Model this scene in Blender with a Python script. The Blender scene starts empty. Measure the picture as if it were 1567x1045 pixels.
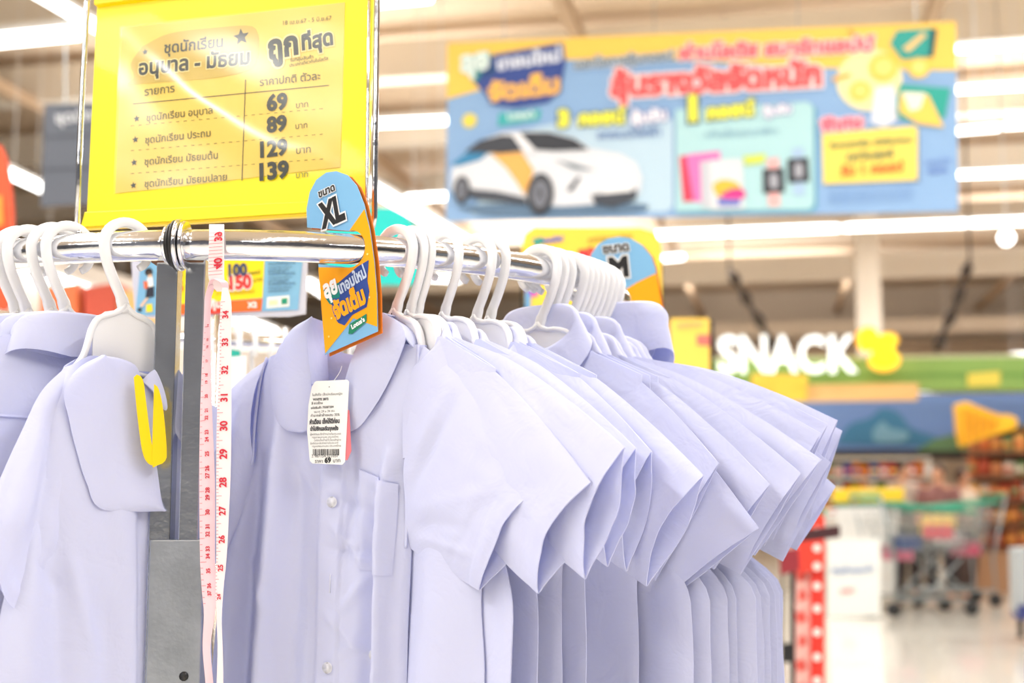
import bpy, bmesh, math, random
from mathutils import Vector, Matrix, noise
from mathutils.geometry import delaunay_2d_cdt
random.seed(7)
R_ = math.radians
# ------------------------------------------------------------------ camera, world, lamps, exposure
F, CX, CY, HZ, CZ = 2000.0, 783.5, 522.5, 750.0, 1.20
PITCH = math.atan((HZ - CY) / F)
sc = bpy.context.scene
COL = sc.collection
cam = bpy.data.cameras.new('camera'); cam.sensor_width = 36; cam.lens = F / 1567 * 36
cam.clip_start = .05; cam.clip_end = 200
cam.dof.use_dof = True; cam.dof.focus_distance = 1.24; cam.dof.aperture_fstop = 4.2
camo = bpy.data.objects.new('camera', cam); COL.objects.link(camo)
camo.location = (0, 0, CZ); camo.rotation_euler = (math.pi / 2 + PITCH, 0, 0)
sc.camera = camo
w = bpy.data.worlds.new('world'); sc.world = w; w.use_nodes = True
w.node_tree.nodes['Background'].inputs[0].default_value = (.93, .95, 1, 1)
w.node_tree.nodes['Background'].inputs[1].default_value = 0.24
sc.view_settings.view_transform = 'Standard'; sc.view_settings.look = 'None'
sc.view_settings.exposure = -0.22; sc.view_settings.gamma = 1; sc.view_settings.use_curve_mapping = False
sc.cycles.use_denoising = True
sc.cycles.max_bounces = 10; sc.cycles.diffuse_bounces = 5; sc.cycles.glossy_bounces = 5
sc.cycles.transparent_max_bounces = 12
sc.cycles.sample_clamp_indirect = 6
def strip_light(x, y, z, sx, sy, power, col=(1, .99, .97)):
    l = bpy.data.lights.new('ceiling_lamp_or_fill', 'AREA'); l.shape = 'RECTANGLE'; l.size = sx; l.size_y = sy
    l.energy = power; l.color = col
    o = bpy.data.objects.new('ceiling_lamp_or_fill', l); COL.objects.link(o); o.location = (x, y, z)
    return o
# rows of long fluorescent fittings over the shop floor, above and behind the camera
for (x, y, pw) in ((-3.4, -0.6, 250), (0.4, -2.4, 60), (3.2, -1.0, 220), (-2.4, 2.6, 170), (1.4, 2.2, 150), (4.6, 3.4, 150), (0, -8, 90), (4.5, -7, 90)):
    strip_light(x, y, 4.6, .35, 3.4, pw)
strip_light(-7.4, -6.2, 4.6, 1.0, 4.8, 560).rotation_euler = (0, 0, R_(-16))
for (x, y, pw) in ((-5, 9, 300), (3, 9, 300), (9, 11, 300), (0, 16, 400), (8, 18, 400)):
    strip_light(x, y, 5.2, 4.5, .5, pw)
for (x, y, pw) in ((-5, 8, 50), (3, 8, 50), (10, 12, 70), (-3, 17, 130), (7, 18, 150), (0, 27, 260), (12, 27, 260), (6, 33, 260)):   # added fill lights facing up, invented to brighten the roof
    strip_light(x, y, 5.3, 5.5, .6, pw).rotation_euler = (math.pi, 0, 0)

# ------------------------------------------------------------------ pixel -> world
def ray(x, y):
    u = (x - CX) / F; v = -(y - CY) / F
    return Vector((u, math.cos(PITCH) - v * math.sin(PITCH), math.sin(PITCH) + v * math.cos(PITCH)))
def at(x, y, Y):
    r = ray(x, y); return r * (Y / r.y) + Vector((0, 0, CZ))
def atz(x, y, z):
    r = ray(x, y); return r * ((z - CZ) / r.z) + Vector((0, 0, CZ))
def proj(P):
    x, y, z = P[0], P[1], P[2] - CZ
    d = y * math.cos(PITCH) + z * math.sin(PITCH); v = -y * math.sin(PITCH) + z * math.cos(PITCH)
    return CX + F * x / d, CY - F * v / d

# ------------------------------------------------------------------ materials
MATS = {}
def mat(name, col, rough=.5, metal=0, emit=None, es=0, coat=0, spec=.5, alpha=1, noise_amt=0, nscale=8, bump=0, bscale=200, trans=0, aniso=0):
    if name in MATS: return MATS[name]
    m = bpy.data.materials.new(name); m.use_nodes = True; nt = m.node_tree; b = nt.nodes['Principled BSDF']
    b.inputs['Base Color'].default_value = (*col, 1); b.inputs['Roughness'].default_value = rough
    b.inputs['Metallic'].default_value = metal; b.inputs['Coat Weight'].default_value = coat
    b.inputs['Specular IOR Level'].default_value = spec; b.inputs['Alpha'].default_value = alpha
    b.inputs['Transmission Weight'].default_value = trans
    if emit: b.inputs['Emission Color'].default_value = (*emit, 1); b.inputs['Emission Strength'].default_value = es
    tc = nt.nodes.new('ShaderNodeTexCoord')
    if noise_amt:
        n = nt.nodes.new('ShaderNodeTexNoise'); n.inputs['Scale'].default_value = nscale; n.inputs['Detail'].default_value = 4
        nt.links.new(tc.outputs['Object'], n.inputs['Vector'])
        mp = nt.nodes.new('ShaderNodeMapRange'); mp.inputs['To Min'].default_value = 1 - noise_amt; mp.inputs['To Max'].default_value = 1 + noise_amt * .3
        nt.links.new(n.outputs['Fac'], mp.inputs['Value'])
        mx = nt.nodes.new('ShaderNodeMix'); mx.data_type = 'RGBA'; mx.blend_type = 'MULTIPLY'; mx.inputs['Factor'].default_value = 1
        mx.inputs['A'].default_value = (*col, 1); nt.links.new(mp.outputs[0], mx.inputs['B']); nt.links.new(mx.outputs['Result'], b.inputs['Base Color'])
    if bump:
        n = nt.nodes.new('ShaderNodeTexNoise'); n.inputs['Scale'].default_value = bscale; n.inputs['Detail'].default_value = 3
        nt.links.new(tc.outputs['Object'], n.inputs['Vector'])
        bp = nt.nodes.new('ShaderNodeBump'); bp.inputs['Strength'].default_value = bump; bp.inputs['Distance'].default_value = .001
        nt.links.new(n.outputs['Fac'], bp.inputs['Height']); nt.links.new(bp.outputs[0], b.inputs['Normal'])
    MATS[name] = m; return m
def srgb(r, g, b):
    f = lambda c: (c / 255 / 12.92) if c / 255 <= .04045 else ((c / 255 + .055) / 1.055) ** 2.4
    return (f(r), f(g), f(b))
def pm(r, g, b, rough=.5):      # a plain printed / painted colour
    return mat('print_%d_%d_%d' % (r, g, b), srgb(r, g, b), rough)
def cloth_mat(name, col, tcol, tl=.28):
    m = bpy.data.materials.new(name); m.use_nodes = True; nt = m.node_tree; b = nt.nodes['Principled BSDF']; out = nt.nodes['Material Output']
    b.inputs['Base Color'].default_value = (*col, 1); b.inputs['Roughness'].default_value = .75; b.inputs['Specular IOR Level'].default_value = .25
    b.inputs['Sheen Weight'].default_value = .05
    t = nt.nodes.new('ShaderNodeBsdfTranslucent'); t.inputs['Color'].default_value = (*tcol, 1)
    mx = nt.nodes.new('ShaderNodeMixShader'); mx.inputs[0].default_value = tl
    nt.links.new(b.outputs[0], mx.inputs[1]); nt.links.new(t.outputs[0], mx.inputs[2]); nt.links.new(mx.outputs[0], out.inputs[0])
    tc = nt.nodes.new('ShaderNodeTexCoord')
    n = nt.nodes.new('ShaderNodeTexNoise'); n.inputs['Scale'].default_value = 26; n.inputs['Detail'].default_value = 3; n.inputs['Distortion'].default_value = .8
    n2 = nt.nodes.new('ShaderNodeTexNoise'); n2.inputs['Scale'].default_value = 900; n2.inputs['Detail'].default_value = 2
    for q in (n, n2): nt.links.new(tc.outputs['Object'], q.inputs['Vector'])
    b1 = nt.nodes.new('ShaderNodeBump'); b1.inputs['Strength'].default_value = .5; b1.inputs['Distance'].default_value = .004
    b2 = nt.nodes.new('ShaderNodeBump'); b2.inputs['Strength'].default_value = .12; b2.inputs['Distance'].default_value = .0004
    nt.links.new(n.outputs['Fac'], b1.inputs['Height']); nt.links.new(n2.outputs['Fac'], b2.inputs['Height'])
    nt.links.new(b1.outputs[0], b2.inputs['Normal']); nt.links.new(b2.outputs[0], b.inputs['Normal']); nt.links.new(b1.outputs[0], t.inputs['Normal'])
    return m

# ------------------------------------------------------------------ object helpers
def tag(o, label=None, cat=None, group=None, kind=None):
    if label: o['label'] = label
    if cat: o['category'] = cat
    if group: o['group'] = group
    if kind: o['kind'] = kind
    return o
def empty(name, loc, label=None, cat=None, group=None, M=None):
    o = bpy.data.objects.new(name, None); COL.objects.link(o); o.empty_display_size = .05
    if M is not None: o.matrix_world = M
    else: o.location = loc
    return tag(o, label, cat, group)
def mesh(name, verts, faces, m, parent=None, smooth=False, solid=0, world=True, mats=None):
    """a mesh object; verts are world coordinates unless world=False (then the parent's own frame)"""
    me = bpy.data.meshes.new(name); me.from_pydata([tuple(v) for v in verts], [], faces)
    for k in (mats or [m]): me.materials.append(k)
    if smooth: me.polygons.foreach_set('use_smooth', [True] * len(me.polygons))
    if smooth and solid:       # keep cut edges crisp
        cnt = {}
        for f in faces:
            for i in range(len(f)): e = (min(f[i - 1], f[i]), max(f[i - 1], f[i])); cnt[e] = cnt.get(e, 0) + 1
        at_ = me.attributes.new('sharp_edge', 'BOOLEAN', 'EDGE')
        at_.data.foreach_set('value', [cnt.get((min(e.vertices), max(e.vertices)), 0) == 1 for e in me.edges])
    o = bpy.data.objects.new(name, me); COL.objects.link(o)
    if parent is not None:
        o.parent = parent
        if world: o.matrix_parent_inverse = world_matrix(parent).inverted()
    if solid:
        s = o.modifiers.new('thickness', 'SOLIDIFY'); s.thickness = solid; s.offset = 0
    return o
def world_matrix(o):
    M = o.matrix_basis.copy()
    while o.parent is not None:
        M = o.parent.matrix_basis @ o.matrix_parent_inverse @ M if False else (o.parent.matrix_basis @ o.matrix_parent_inverse) @ M
        o = o.parent
    return M
def bmobj(name, bm, m, parent=None, smooth=False, world=True, solid=0):
    me = bpy.data.meshes.new(name); bm.normal_update(); bm.to_mesh(me); bm.free()
    for k in (m if isinstance(m, (list, tuple)) else [m]): me.materials.append(k)
    if smooth: me.polygons.foreach_set('use_smooth', [True] * len(me.polygons))
    o = bpy.data.objects.new(name, me); COL.objects.link(o)
    if parent is not None:
        o.parent = parent
        if world: o.matrix_parent_inverse = world_matrix(parent).inverted()
    if solid:
        s = o.modifiers.new('thickness', 'SOLIDIFY'); s.thickness = solid; s.offset = 0
    return o
def box_bm(bm, c, s, rot=None, bev=0):
    M = Matrix.Translation(c) @ (rot.to_4x4() if rot else Matrix.Identity(4)) @ Matrix.Diagonal((s[0], s[1], s[2], 1))
    r = bmesh.ops.create_cube(bm, size=1, matrix=M)
    if bev:
        es = list({e for v in r['verts'] for e in v.link_edges})
        bmesh.ops.bevel(bm, geom=es, offset=bev, segments=2, affect='EDGES', profile=.5)
def box(name, c, s, m, parent=None, rz=0, bev=0, rot=None):
    bm = bmesh.new(); box_bm(bm, c, s, rot or Matrix.Rotation(rz, 3, 'Z'), bev)
    return bmobj(name, bm, m, parent)
def tube_geo(pts, r, n=12, closed=False, prof=None):
    """round (or prof = list of (a,b)) section swept on pts"""
    pts = [Vector(p) for p in pts]; V = []; Fc = []; N = len(pts)
    up = None
    for i, p in enumerate(pts):
        if closed: t = pts[(i + 1) % N] - pts[i - 1]
        else: t = pts[min(i + 1, N - 1)] - pts[max(i - 1, 0)]
        t.normalize()
        if up is None:
            up = Vector((0, 0, 1)) if abs(t.z) < .9 else Vector((1, 0, 0))
        up = (up - t * up.dot(t)).normalized(); sd = t.cross(up)
        rr = r[i] if isinstance(r, (list, tuple)) else r
        for k in range(n):
            if prof: a, b = prof[k]; V.append(p + sd * a * rr + up * b * rr)
            else:
                g = 2 * math.pi * k / n; V.append(p + sd * math.cos(g) * rr + up * math.sin(g) * rr)
    M_ = N if closed else N - 1
    for i in range(M_):
        j = (i + 1) % N
        for k in range(n):
            l = (k + 1) % n; Fc.append((i * n + k, i * n + l, j * n + l, j * n + k))
    if not closed:
        Fc.append(tuple(range(n))[::-1]); Fc.append(tuple(range((N - 1) * n, N * n)))
    return V, Fc
def tube(name, pts, r, m, parent=None, n=12, closed=False, prof=None, smooth=True, world=True):
    V, Fc = tube_geo(pts, r, n, closed, prof); return mesh(name, V, Fc, m, parent, smooth, world=world)
def merge(parts):
    V = []; Fc = []
    for v, f in parts:
        k = len(V); V += list(v); Fc += [tuple(i + k for i in q) for q in f]
    return V, Fc
def catmull(pts, n):
    pts = [Vector(p) for p in pts]
    if len(pts) == 2: return [pts[0].lerp(pts[1], i / (n - 1)) for i in range(n)]
    P = [pts[0] * 2 - pts[1]] + pts + [pts[-1] * 2 - pts[-2]]
    dense = []
    for i in range(1, len(P) - 2):
        a, b, c, d = P[i - 1:i + 3]
        for k in range(12):
            t = k / 12
            dense.append(.5 * ((2 * b) + (c - a) * t + (2 * a - 5 * b + 4 * c - d) * t * t + (3 * b - a - 3 * c + d) * t ** 3))
    dense.append(pts[-1])
    L = [0]
    for i in range(1, len(dense)): L.append(L[-1] + (dense[i] - dense[i - 1]).length)
    out = []; j = 0
    for i in range(n):
        s = L[-1] * i / (n - 1)
        while j < len(L) - 2 and L[j + 1] < s: j += 1
        q = (s - L[j]) / max(L[j + 1] - L[j], 1e-9); out.append(dense[j].lerp(dense[j + 1], min(1, q)))
    return out

# ------------------------------------------------------------------ lettering (any script), filled by winding number
_txt = {}
def text_geo(s, bold=0.0):
    key = (s, bold)
    if key in _txt: return _txt[key]
    c = bpy.data.curves.new('t', 'FONT'); c.body = s; c.size = 1; c.resolution_u = 3; c.fill_mode = 'NONE'
    o = bpy.data.objects.new('t', c); COL.objects.link(o)
    dg = bpy.context.evaluated_depsgraph_get(); me = bpy.data.meshes.new_from_object(o.evaluated_get(dg))
    V = [Vector(v.co[:2]) for v in me.vertices]; nxt = {}
    for e in me.edges:
        a, b = e.vertices; nxt.setdefault(a, []).append(b); nxt.setdefault(b, []).append(a)
    bpy.data.objects.remove(o); bpy.data.curves.remove(c); bpy.data.meshes.remove(me)
    seen = set(); loops = []
    for i in range(len(V)):
        if i in seen or i not in nxt: continue
        lp = [i]; seen.add(i); cur = i
        nb = min(nxt[i]) if len(nxt[i]) else None      # vertices are stored in drawing order
        if i + 1 in nxt[i]: nb = i + 1
        while nb is not None and nb not in seen:
            lp.append(nb); seen.add(nb); cur = nb; nb = next((k for k in nxt[cur] if k not in seen), None)
        q = []
        for k in lp:
            if not q or (V[k] - q[-1]).length > 1e-4: q.append(V[k])
        if len(q) > 2 and (q[0] - q[-1]).length < 1e-4: q.pop()
        if len(q) > 2: loops.append(q)
    def area(l): return sum(l[i - 1].x * l[i].y - l[i].x * l[i - 1].y for i in range(len(l))) / 2
    if not loops: _txt[key] = ([], [], 0.3); return _txt[key]
    big = max(loops, key=lambda l: abs(area(l))); sgn = 1 if area(big) > 0 else -1
    bbx = [(min(p.x for p in l), max(p.x for p in l)) for l in loops]
    if bold:
        new = []
        for li, l in enumerate(loops):
            near = [k for k in range(len(loops)) if bbx[k][0] <= bbx[li][1] and bbx[li][0] <= bbx[k][1]]
            sgn = 1 if area(loops[max(near, key=lambda k: abs(area(loops[k])))]) > 0 else -1
            n = len(l); out = []
            for i in range(n):
                d1 = (l[i] - l[i - 1]).normalized(); d2 = (l[(i + 1) % n] - l[i]).normalized()
                n1 = Vector((d1.y, -d1.x)); n2 = Vector((d2.y, -d2.x)); b_ = n1 + n2
                if b_.length < .2: b_ = n1
                b_.normalize(); k = 1 / max(.6, b_.dot(n1))
                out.append(l[i] + b_ * bold * k * sgn)
            if area(l) * sgn < 0 and area(out) * area(l) <= 0: continue   # a hole swallowed by the bold stroke
            new.append(out)
        loops = new
    # group loops that overlap
    bb = [(min(p.x for p in l), max(p.x for p in l), min(p.y for p in l), max(p.y for p in l)) for l in loops]
    grp = list(range(len(loops)))
    def root(i):
        while grp[i] != i: i = grp[i]
        return i
    for i in range(len(loops)):
        for j in range(i):
            A, B = bb[i], bb[j]
            if A[0] < B[1] and B[0] < A[1] and A[2] < B[3] and B[2] < A[3]: grp[root(i)] = root(j)
    gs = {}
    for i in range(len(loops)): gs.setdefault(root(i), []).append(loops[i])
    VV = []; FF = []
    for ls in gs.values():
        pts = []; edges = []
        for l in ls:
            k = len(pts); pts += l; edges += [(k + i, k + (i + 1) % len(l)) for i in range(len(l))]
        r = delaunay_2d_cdt(pts, edges, [], 0, 1e-6)
        k0 = len(VV); VV += [Vector(p) for p in r[0]]
        for f in r[2]:
            cxx = sum(r[0][i][0] for i in f) / len(f); cyy = sum(r[0][i][1] for i in f) / len(f); wn = 0
            for l in ls:
                for i in range(len(l)):
                    a = l[i - 1]; b = l[i]
                    if (a.y <= cyy) != (b.y <= cyy):
                        xx = a.x + (cyy - a.y) / (b.y - a.y) * (b.x - a.x)
                        if xx > cxx: wn += 1 if b.y > a.y else -1
            if wn: FF.append(tuple(k0 + i for i in f))
    xs = [p.x for l in loops for p in l]
    res = (VV, FF, (min(xs), max(xs))); _txt[key] = res; return res

class Board:
    """a flat board standing in the place: pixel (px,py) of the photo and its depth fix one point, yaw/lean/roll its plane.
    Its own frame: x right, z up, -y towards the viewer."""
    def __init__(s, name, px, py, Y, yaw=0, roll=0, lean=0, label=None, cat=None, group=None, lay=.0004):
        s.o = at(px, py, Y)
        M = Matrix.Rotation(-R_(yaw), 4, 'Z') @ Matrix.Rotation(R_(lean), 4, 'X') @ Matrix.Rotation(R_(roll), 4, 'Y')
        s.M = Matrix.Translation(s.o) @ M; s.Mi = s.M.inverted(); s.lay = lay; s.n = 0
        s.root = empty(name, None, label, cat, group, M=s.M) if name else None
    def loc(s, px, py, y=0):
        r = ray(px, py); o = Vector((0, 0, CZ)); a = s.Mi @ o; d = s.Mi.to_3x3() @ r
        t = (y - a.y) / d.y; q = a + d * t; return q.x, q.z
    def pts(s, P): return [s.loc(*p) for p in P]
    def poly(s, name, P, m, y0=0, y1=None, local=False, parent=None, bev=0, smooth=0):
        """prism from y0 (front face) back to y1; P pixels (or own coordinates)"""
        Q = P if local else s.pts(P)
        if smooth: Q = [tuple(v) for v in catmull([Vector((a, b)) for a, b in Q] + [Vector(Q[0])], smooth)][:-1]
        ar = sum(Q[i - 1][0] * Q[i][1] - Q[i][0] * Q[i - 1][1] for i in range(len(Q)))
        if ar < 0: Q = Q[::-1]
        n = len(Q)
        if y1 is None:
            return mesh(name, [(a, y0, b) for a, b in Q], [tuple(range(n))], m, parent or s.root, world=False)
        V = [(a, y0, b) for a, b in Q] + [(a, y1, b) for a, b in Q]
        Fc = [tuple(range(n)), tuple(range(2 * n - 1, n - 1, -1))] + [(i, i + n, (i + 1) % n + n, (i + 1) % n) for i in range(n)]
        bm = bmesh.new(); vs = [bm.verts.new(v) for v in V]
        for f in Fc: bm.faces.new([vs[i] for i in f])
        if bev:
            es = [e for e in bm.edges if abs(e.verts[0].co.y - y0) < 1e-6 and abs(e.verts[1].co.y - y0) < 1e-6]
            bmesh.ops.bevel(bm, geom=es, offset=bev, segments=2, affect='EDGES', profile=.5)
        bmesh.ops.recalc_face_normals(bm, faces=bm.faces)
        return bmobj(name, bm, m, parent or s.root, world=False)
    def layer(s, k): return -k * s.lay
    def text(s, body, p0, p1, m, k=2, bold=.01, name='lettering', parent=None, back=None, bb=.05, rise=1, tall=1, y=None):
        V, Fc, ext = text_geo(body, bold)
        if not V: return
        a = Vector(s.loc(*p0)); b = Vector(s.loc(*p1)); ux = (b - a); L = ux.length; ux.normalize(); uz = Vector((-ux.y, ux.x))
        sc_ = L / (ext[1] - ext[0])
        def place(VV, yy): return [((q := a + ux * ((v.x - ext[0]) * sc_) + uz * (v.y * sc_ * tall)).x, yy, q.y) for v in VV]
        y = s.layer(k) if y is None else y
        if back is not None:
            V2, F2, e2 = text_geo(body, bold + bb)
            mesh('lettering_outline', place(V2, y + s.lay * .5), F2, back, parent or s.root, world=False)
        return mesh(name, place(V, y), Fc, m, parent or s.root, world=False)
    def quad(s, x0, y0, x1, y1): return [(x0, y0), (x1, y0), (x1, y1), (x0, y1)]
    def place(s, lx, y, lz): return s.M @ Vector((lx, y, lz))
def rrect(x0, z0, x1, z1, r, n=5):
    P = []
    for cx_, cz_, a0 in ((x1 - r, z1 - r, 0), (x0 + r, z1 - r, 90), (x0 + r, z0 + r, 180), (x1 - r, z0 + r, 270)):
        for k in range(n + 1):
            a = R_(a0 + 90 * k / n); P.append((cx_ + r * math.cos(a), cz_ + r * math.sin(a)))
    return P
def disc(cx_, cz_, r, n=24, rz=None): return [(cx_ + r * math.cos(2 * math.pi * k / n), cz_ + (rz or r) * math.sin(2 * math.pi * k / n)) for k in range(n)]
def star(cx_, cz_, r, a0=90):
    return [(cx_ + (r if k % 2 == 0 else r * .45) * math.cos(R_(a0 + 36 * k)), cz_ + (r if k % 2 == 0 else r * .45) * math.sin(R_(a0 + 36 * k))) for k in range(10)]
# ================================================================== the hall
YAW = 11.5
ca, sa = math.cos(R_(YAW)), math.sin(R_(YAW))
def hall(x, y, z):             # the hall's own axes, turned a little against the camera
    return Vector((x * ca + y * sa, -x * sa + y * ca, z))
def hquad(name, P, m, kind='structure'):
    o = mesh(name, P, [tuple(range(len(P)))], m); o['kind'] = kind; return o
m_floor = mat('polished_floor', srgb(226, 222, 212), .16, noise_amt=.06, nscale=1.5, coat=.4)
m_ceil = mat('roof_sheet', srgb(232, 210, 184), .8, noise_amt=.12, nscale=.8)
m_beam = mat('cream_beam', srgb(244, 234, 218), .6, noise_amt=.05, nscale=2)
m_beamd = mat('brown_purlin', srgb(196, 168, 138), .7)
m_wall = mat('cream_wall', srgb(228, 216, 200), .8)
m_lamp = mat('lamp_tube', (1, 1, 1), .4, emit=(1, .99, .97), es=7)
m_white = mat('white_enamel', srgb(238, 238, 238), .4)
m_black = mat('black_metal', srgb(24, 24, 26), .4)
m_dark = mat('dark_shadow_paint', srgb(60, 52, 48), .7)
CEIL = 7.2
hquad('floor', [hall(-24, -14, 0), hall(24, -14, 0), hall(24, 42, 0), hall(-24, 42, 0)], m_floor)
hquad('ceiling', [hall(-24, -14, CEIL), hall(24, -14, CEIL), hall(24, 42, CEIL), hall(-24, 42, CEIL)][::-1], m_ceil)
hquad('wall_back', [hall(-24, 40, 0), hall(24, 40, 0), hall(24, 40, CEIL), hall(-24, 40, CEIL)], m_wall)
hquad('wall_front', [hall(-24, -14, 0), hall(24, -14, 0), hall(24, -14, CEIL), hall(-24, -14, CEIL)][::-1], mat('front_wall', srgb(120, 126, 142), .8))
# roof beams across the hall and purlins between them
for i, y in enumerate((6.5, 8.6, 10.7, 13.2, 16, 19.2, 23, 27.5, 33)):
    o = box('trim_%d' % (i + 1), hall(0, y, CEIL - .42), (48, .28, .5), m_beam, rz=-R_(YAW)); o['kind'] = 'structure'
    b = box('trim_%d' % (i + 21), hall(0, y + .9, CEIL - .12), (48, .12, .22), m_beamd, rz=-R_(YAW)); b['kind'] = 'structure'
for i, x in enumerate((-10, -6.2, -2.2, 1.8, 5.8, 9.8, 14)):
    o = box('trim_%d' % (i + 41), hall(x, 24, CEIL - .7), (.14, 38, .16), m_beamd, rz=-R_(YAW)); o['kind'] = 'structure'
# one steel column rising through the roof space
p = at(1330, 520, 21)
c = box('column', (p.x, p.y, CEIL / 2), (.38, .4, CEIL), m_wall, rz=-R_(YAW)); tag(c, kind='structure')
# mid-depth bulkheads that close the roof space towards the back
for i, (y, z0, z1, m) in enumerate(((24.5, 5.05, 5.45, m_beam), (29, 4.55, 4.85, m_wall), (38.5, 0, 5.4, mat('taupe_wall', srgb(196, 180, 162), .8)))):
    o = box('trim_%d' % (i + 61), hall(0, y, (z0 + z1) / 2), (48, .2, z1 - z0), m, rz=-R_(YAW)); o['kind'] = 'structure'

# ------------------------------------------------------------------ ceiling lamps: each fitting a thing
lamps = [  # (x0,y0,x1,y1, thickness px, z, label)
    (-60, 68, 122, 50, 34, 3.9, 'wide white strip lamp at the upper left behind the wire frame'),
    (20, -32, 190, 66, 26, 3.4, 'long white strip lamp running diagonally behind the price sign\'s upper left corner'),
    (430, 208, 715, 372, 26, 3.4, 'long white strip lamp running diagonally below the price sign\'s right edge'),
    (8, 262, 68, 290, 22, 4.0, 'short tilted strip lamp left of the dark grey hanging sign'),
    (30, 408, 215, 472, 20, 3.4, 'white strip lamp seen under the rail between left hangers'),
    (345, 482, 420, 510, 20, 3.4, 'white strip lamp seen under the small promotion card'),
    (470, 432, 500, 452, 16, 3.6, 'short lamp stub between promotion card and orange size card'),
    (555, 8, 660, -2, 18, 4.6, 'strip lamp at the top edge right of the sign frame'),
    (470, 194, 690, 184, 19, 4.6, 'horizontal strip lamp left of the big banner, upper one'),
    (622, 304, 686, 300, 18, 4.6, 'short horizontal strip lamp left of the big banner, lower one'),
    (1457, 76, 1640, 64, 17, 4.8, 'topmost of the four strip lamps right of the banner'),
    (1457, 138, 1640, 127, 17, 4.8, 'second from top of the strip lamps right of the banner'),
    (1460, 201, 1530, 195, 16, 4.8, 'short lamp third from top right of the banner'),
    (1536, 193, 1640, 186, 16, 4.8, 'lamp cut by the frame edge, third row right of banner'),
    (1460, 268, 1640, 260, 17, 4.8, 'lowest of the four strip lamps right of the banner'),
    (1003, 360, 1285, 349, 18, 4.8, 'long strip lamp under the banner, left length'),
    (1290, 349, 1640, 335, 18, 4.8, 'long strip lamp under the banner, right length'),
    (1012, 396, 1046, 393, 14, 4.8, 'short dim lamp just right of the yellow poster'),
    (1405, 596, 1640, 589, 17, 2.9, 'strip lamp over the blue mural at the right edge'),
    (1527, 578, 1640, 572, 13, 3.2, 'short lamp stacked second above the blue mural, right edge'),
    (1532, 562, 1640, 556, 12, 3.3, 'short lamp stacked third above the blue mural, right edge'),
    (1545, 545, 1640, 540, 11, 3.4, 'short lamp stacked highest above the blue mural, right edge'),
    (625, 398, 655, 392, 16, 4.4, 'round-looking lamp end under the rail near the L hanger'),
    (650, 425, 705, 428, 14, 4.4, 'faint strip lamp under the rail between white hangers'),
]
for (x0, y0, x1, y1, th, z, lab) in lamps:
    a = atz(x0, y0, z); b = atz(x1, y1, z); d = (b - a); L = d.length; mid = (a + b) / 2
    w_ = th * .72 * mid.y / F
    r = empty('strip_lamp', mid, lab, 'lamp', 'strip lamps under the roof')
    q = d.to_track_quat('X', 'Z').to_matrix()
    box('diffuser', mid, (L, w_, w_ * .7), m_lamp, r, rot=q, bev=w_ * .2)
    box('housing', mid + Vector((0, 0, w_ * .55)), (L * .98, w_ * .7, w_ * .4), m_white, r, rot=q)
    for f in (.2, .8):
        e_ = a.lerp(b, f); tube('suspension_wire', [e_, Vector((e_.x, e_.y, CEIL - .02))], .004, m_white, r, 5)
# round high-bay lamp
p = at(1540, 364, 15)
r = empty('bay_lamp', p, 'small round bay lamp hanging right below the long strip lamp', 'lamp')
bm = bmesh.new(); bmesh.ops.create_uvsphere(bm, u_segments=16, v_segments=10, radius=.085, matrix=Matrix.Translation(p)); bmobj('bulb', bm, m_lamp, r, True)
tube('cord', [p + Vector((0, 0, .08)), Vector((p.x, p.y, CEIL - .02))], .01, m_white, r, 6)

# dark truss struts with cable bundles
def strut(pts, Y, lab):
    P = [at(x, y, Y) for x, y in pts]; r = empty('truss_strut', P[0], lab, 'strut', 'dark struts under the roof')
    tube('rod', P, .035, mat('sooty_metal', srgb(62, 48, 40), .6), r, 8)
    tube('top_rod', [P[0], Vector((P[0].x, P[0].y, CEIL - .02))], .015, MATS['sooty_metal'], r, 6)
    for k in range(len(P) - 1):
        q = P[k].lerp(P[k + 1], .5); d = (P[k + 1] - P[k]).to_track_quat('X', 'Z').to_matrix()
        box('clamp', q, ((P[k + 1] - P[k]).length * .5, .12, .12), MATS['sooty_metal'], r, rot=d, bev=.02)
strut([(1116, 412), (1132, 440), (1150, 472), (1172, 508), (1190, 545)], 16, 'left dark slanting strut above the SNACK letters')
strut([(1484, 398), (1474, 430), (1462, 470), (1445, 505), (1432, 538)], 16, 'right dark slanting strut beyond the yellow blob sign')

# ------------------------------------------------------------------ snack corner: fascia, letters, mural
B = Board('snack_fascia', 1300, 568, 15.2, YAW, lay=.01, label='long green fascia board behind the glowing SNACK letters', cat='sign')
m_gr = mat('green_fascia', srgb(146, 186, 96), .6, noise_amt=.25, nscale=1.2)
B.poly('board', [(1005, 548), (1640, 541), (1640, 596), (1005, 598)], m_gr, 0, .3)
B.poly('lower_trim', [(1225, 590), (1404, 588), (1404, 612), (1225, 614)], pm(240, 196, 130), -.12, .2)
B.poly('stripe', [(1240, 572), (1640, 570), (1640, 576), (1240, 578)], pm(112, 160, 70), -.01)
B.poly('stripe', [(1005, 548), (1640, 541), (1640, 546), (1005, 553)], pm(206, 214, 170), -.01)
B.poly('stripe', [(1480, 572), (1530, 568), (1530, 590), (1480, 592)], pm(236, 218, 90), -.02)
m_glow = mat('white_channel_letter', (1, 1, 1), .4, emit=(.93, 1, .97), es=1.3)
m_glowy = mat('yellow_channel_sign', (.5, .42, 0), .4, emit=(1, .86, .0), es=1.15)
V = [(1099, 568), (1148, 567), (1191, 566), (1236, 566), (1276, 566)]
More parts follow.
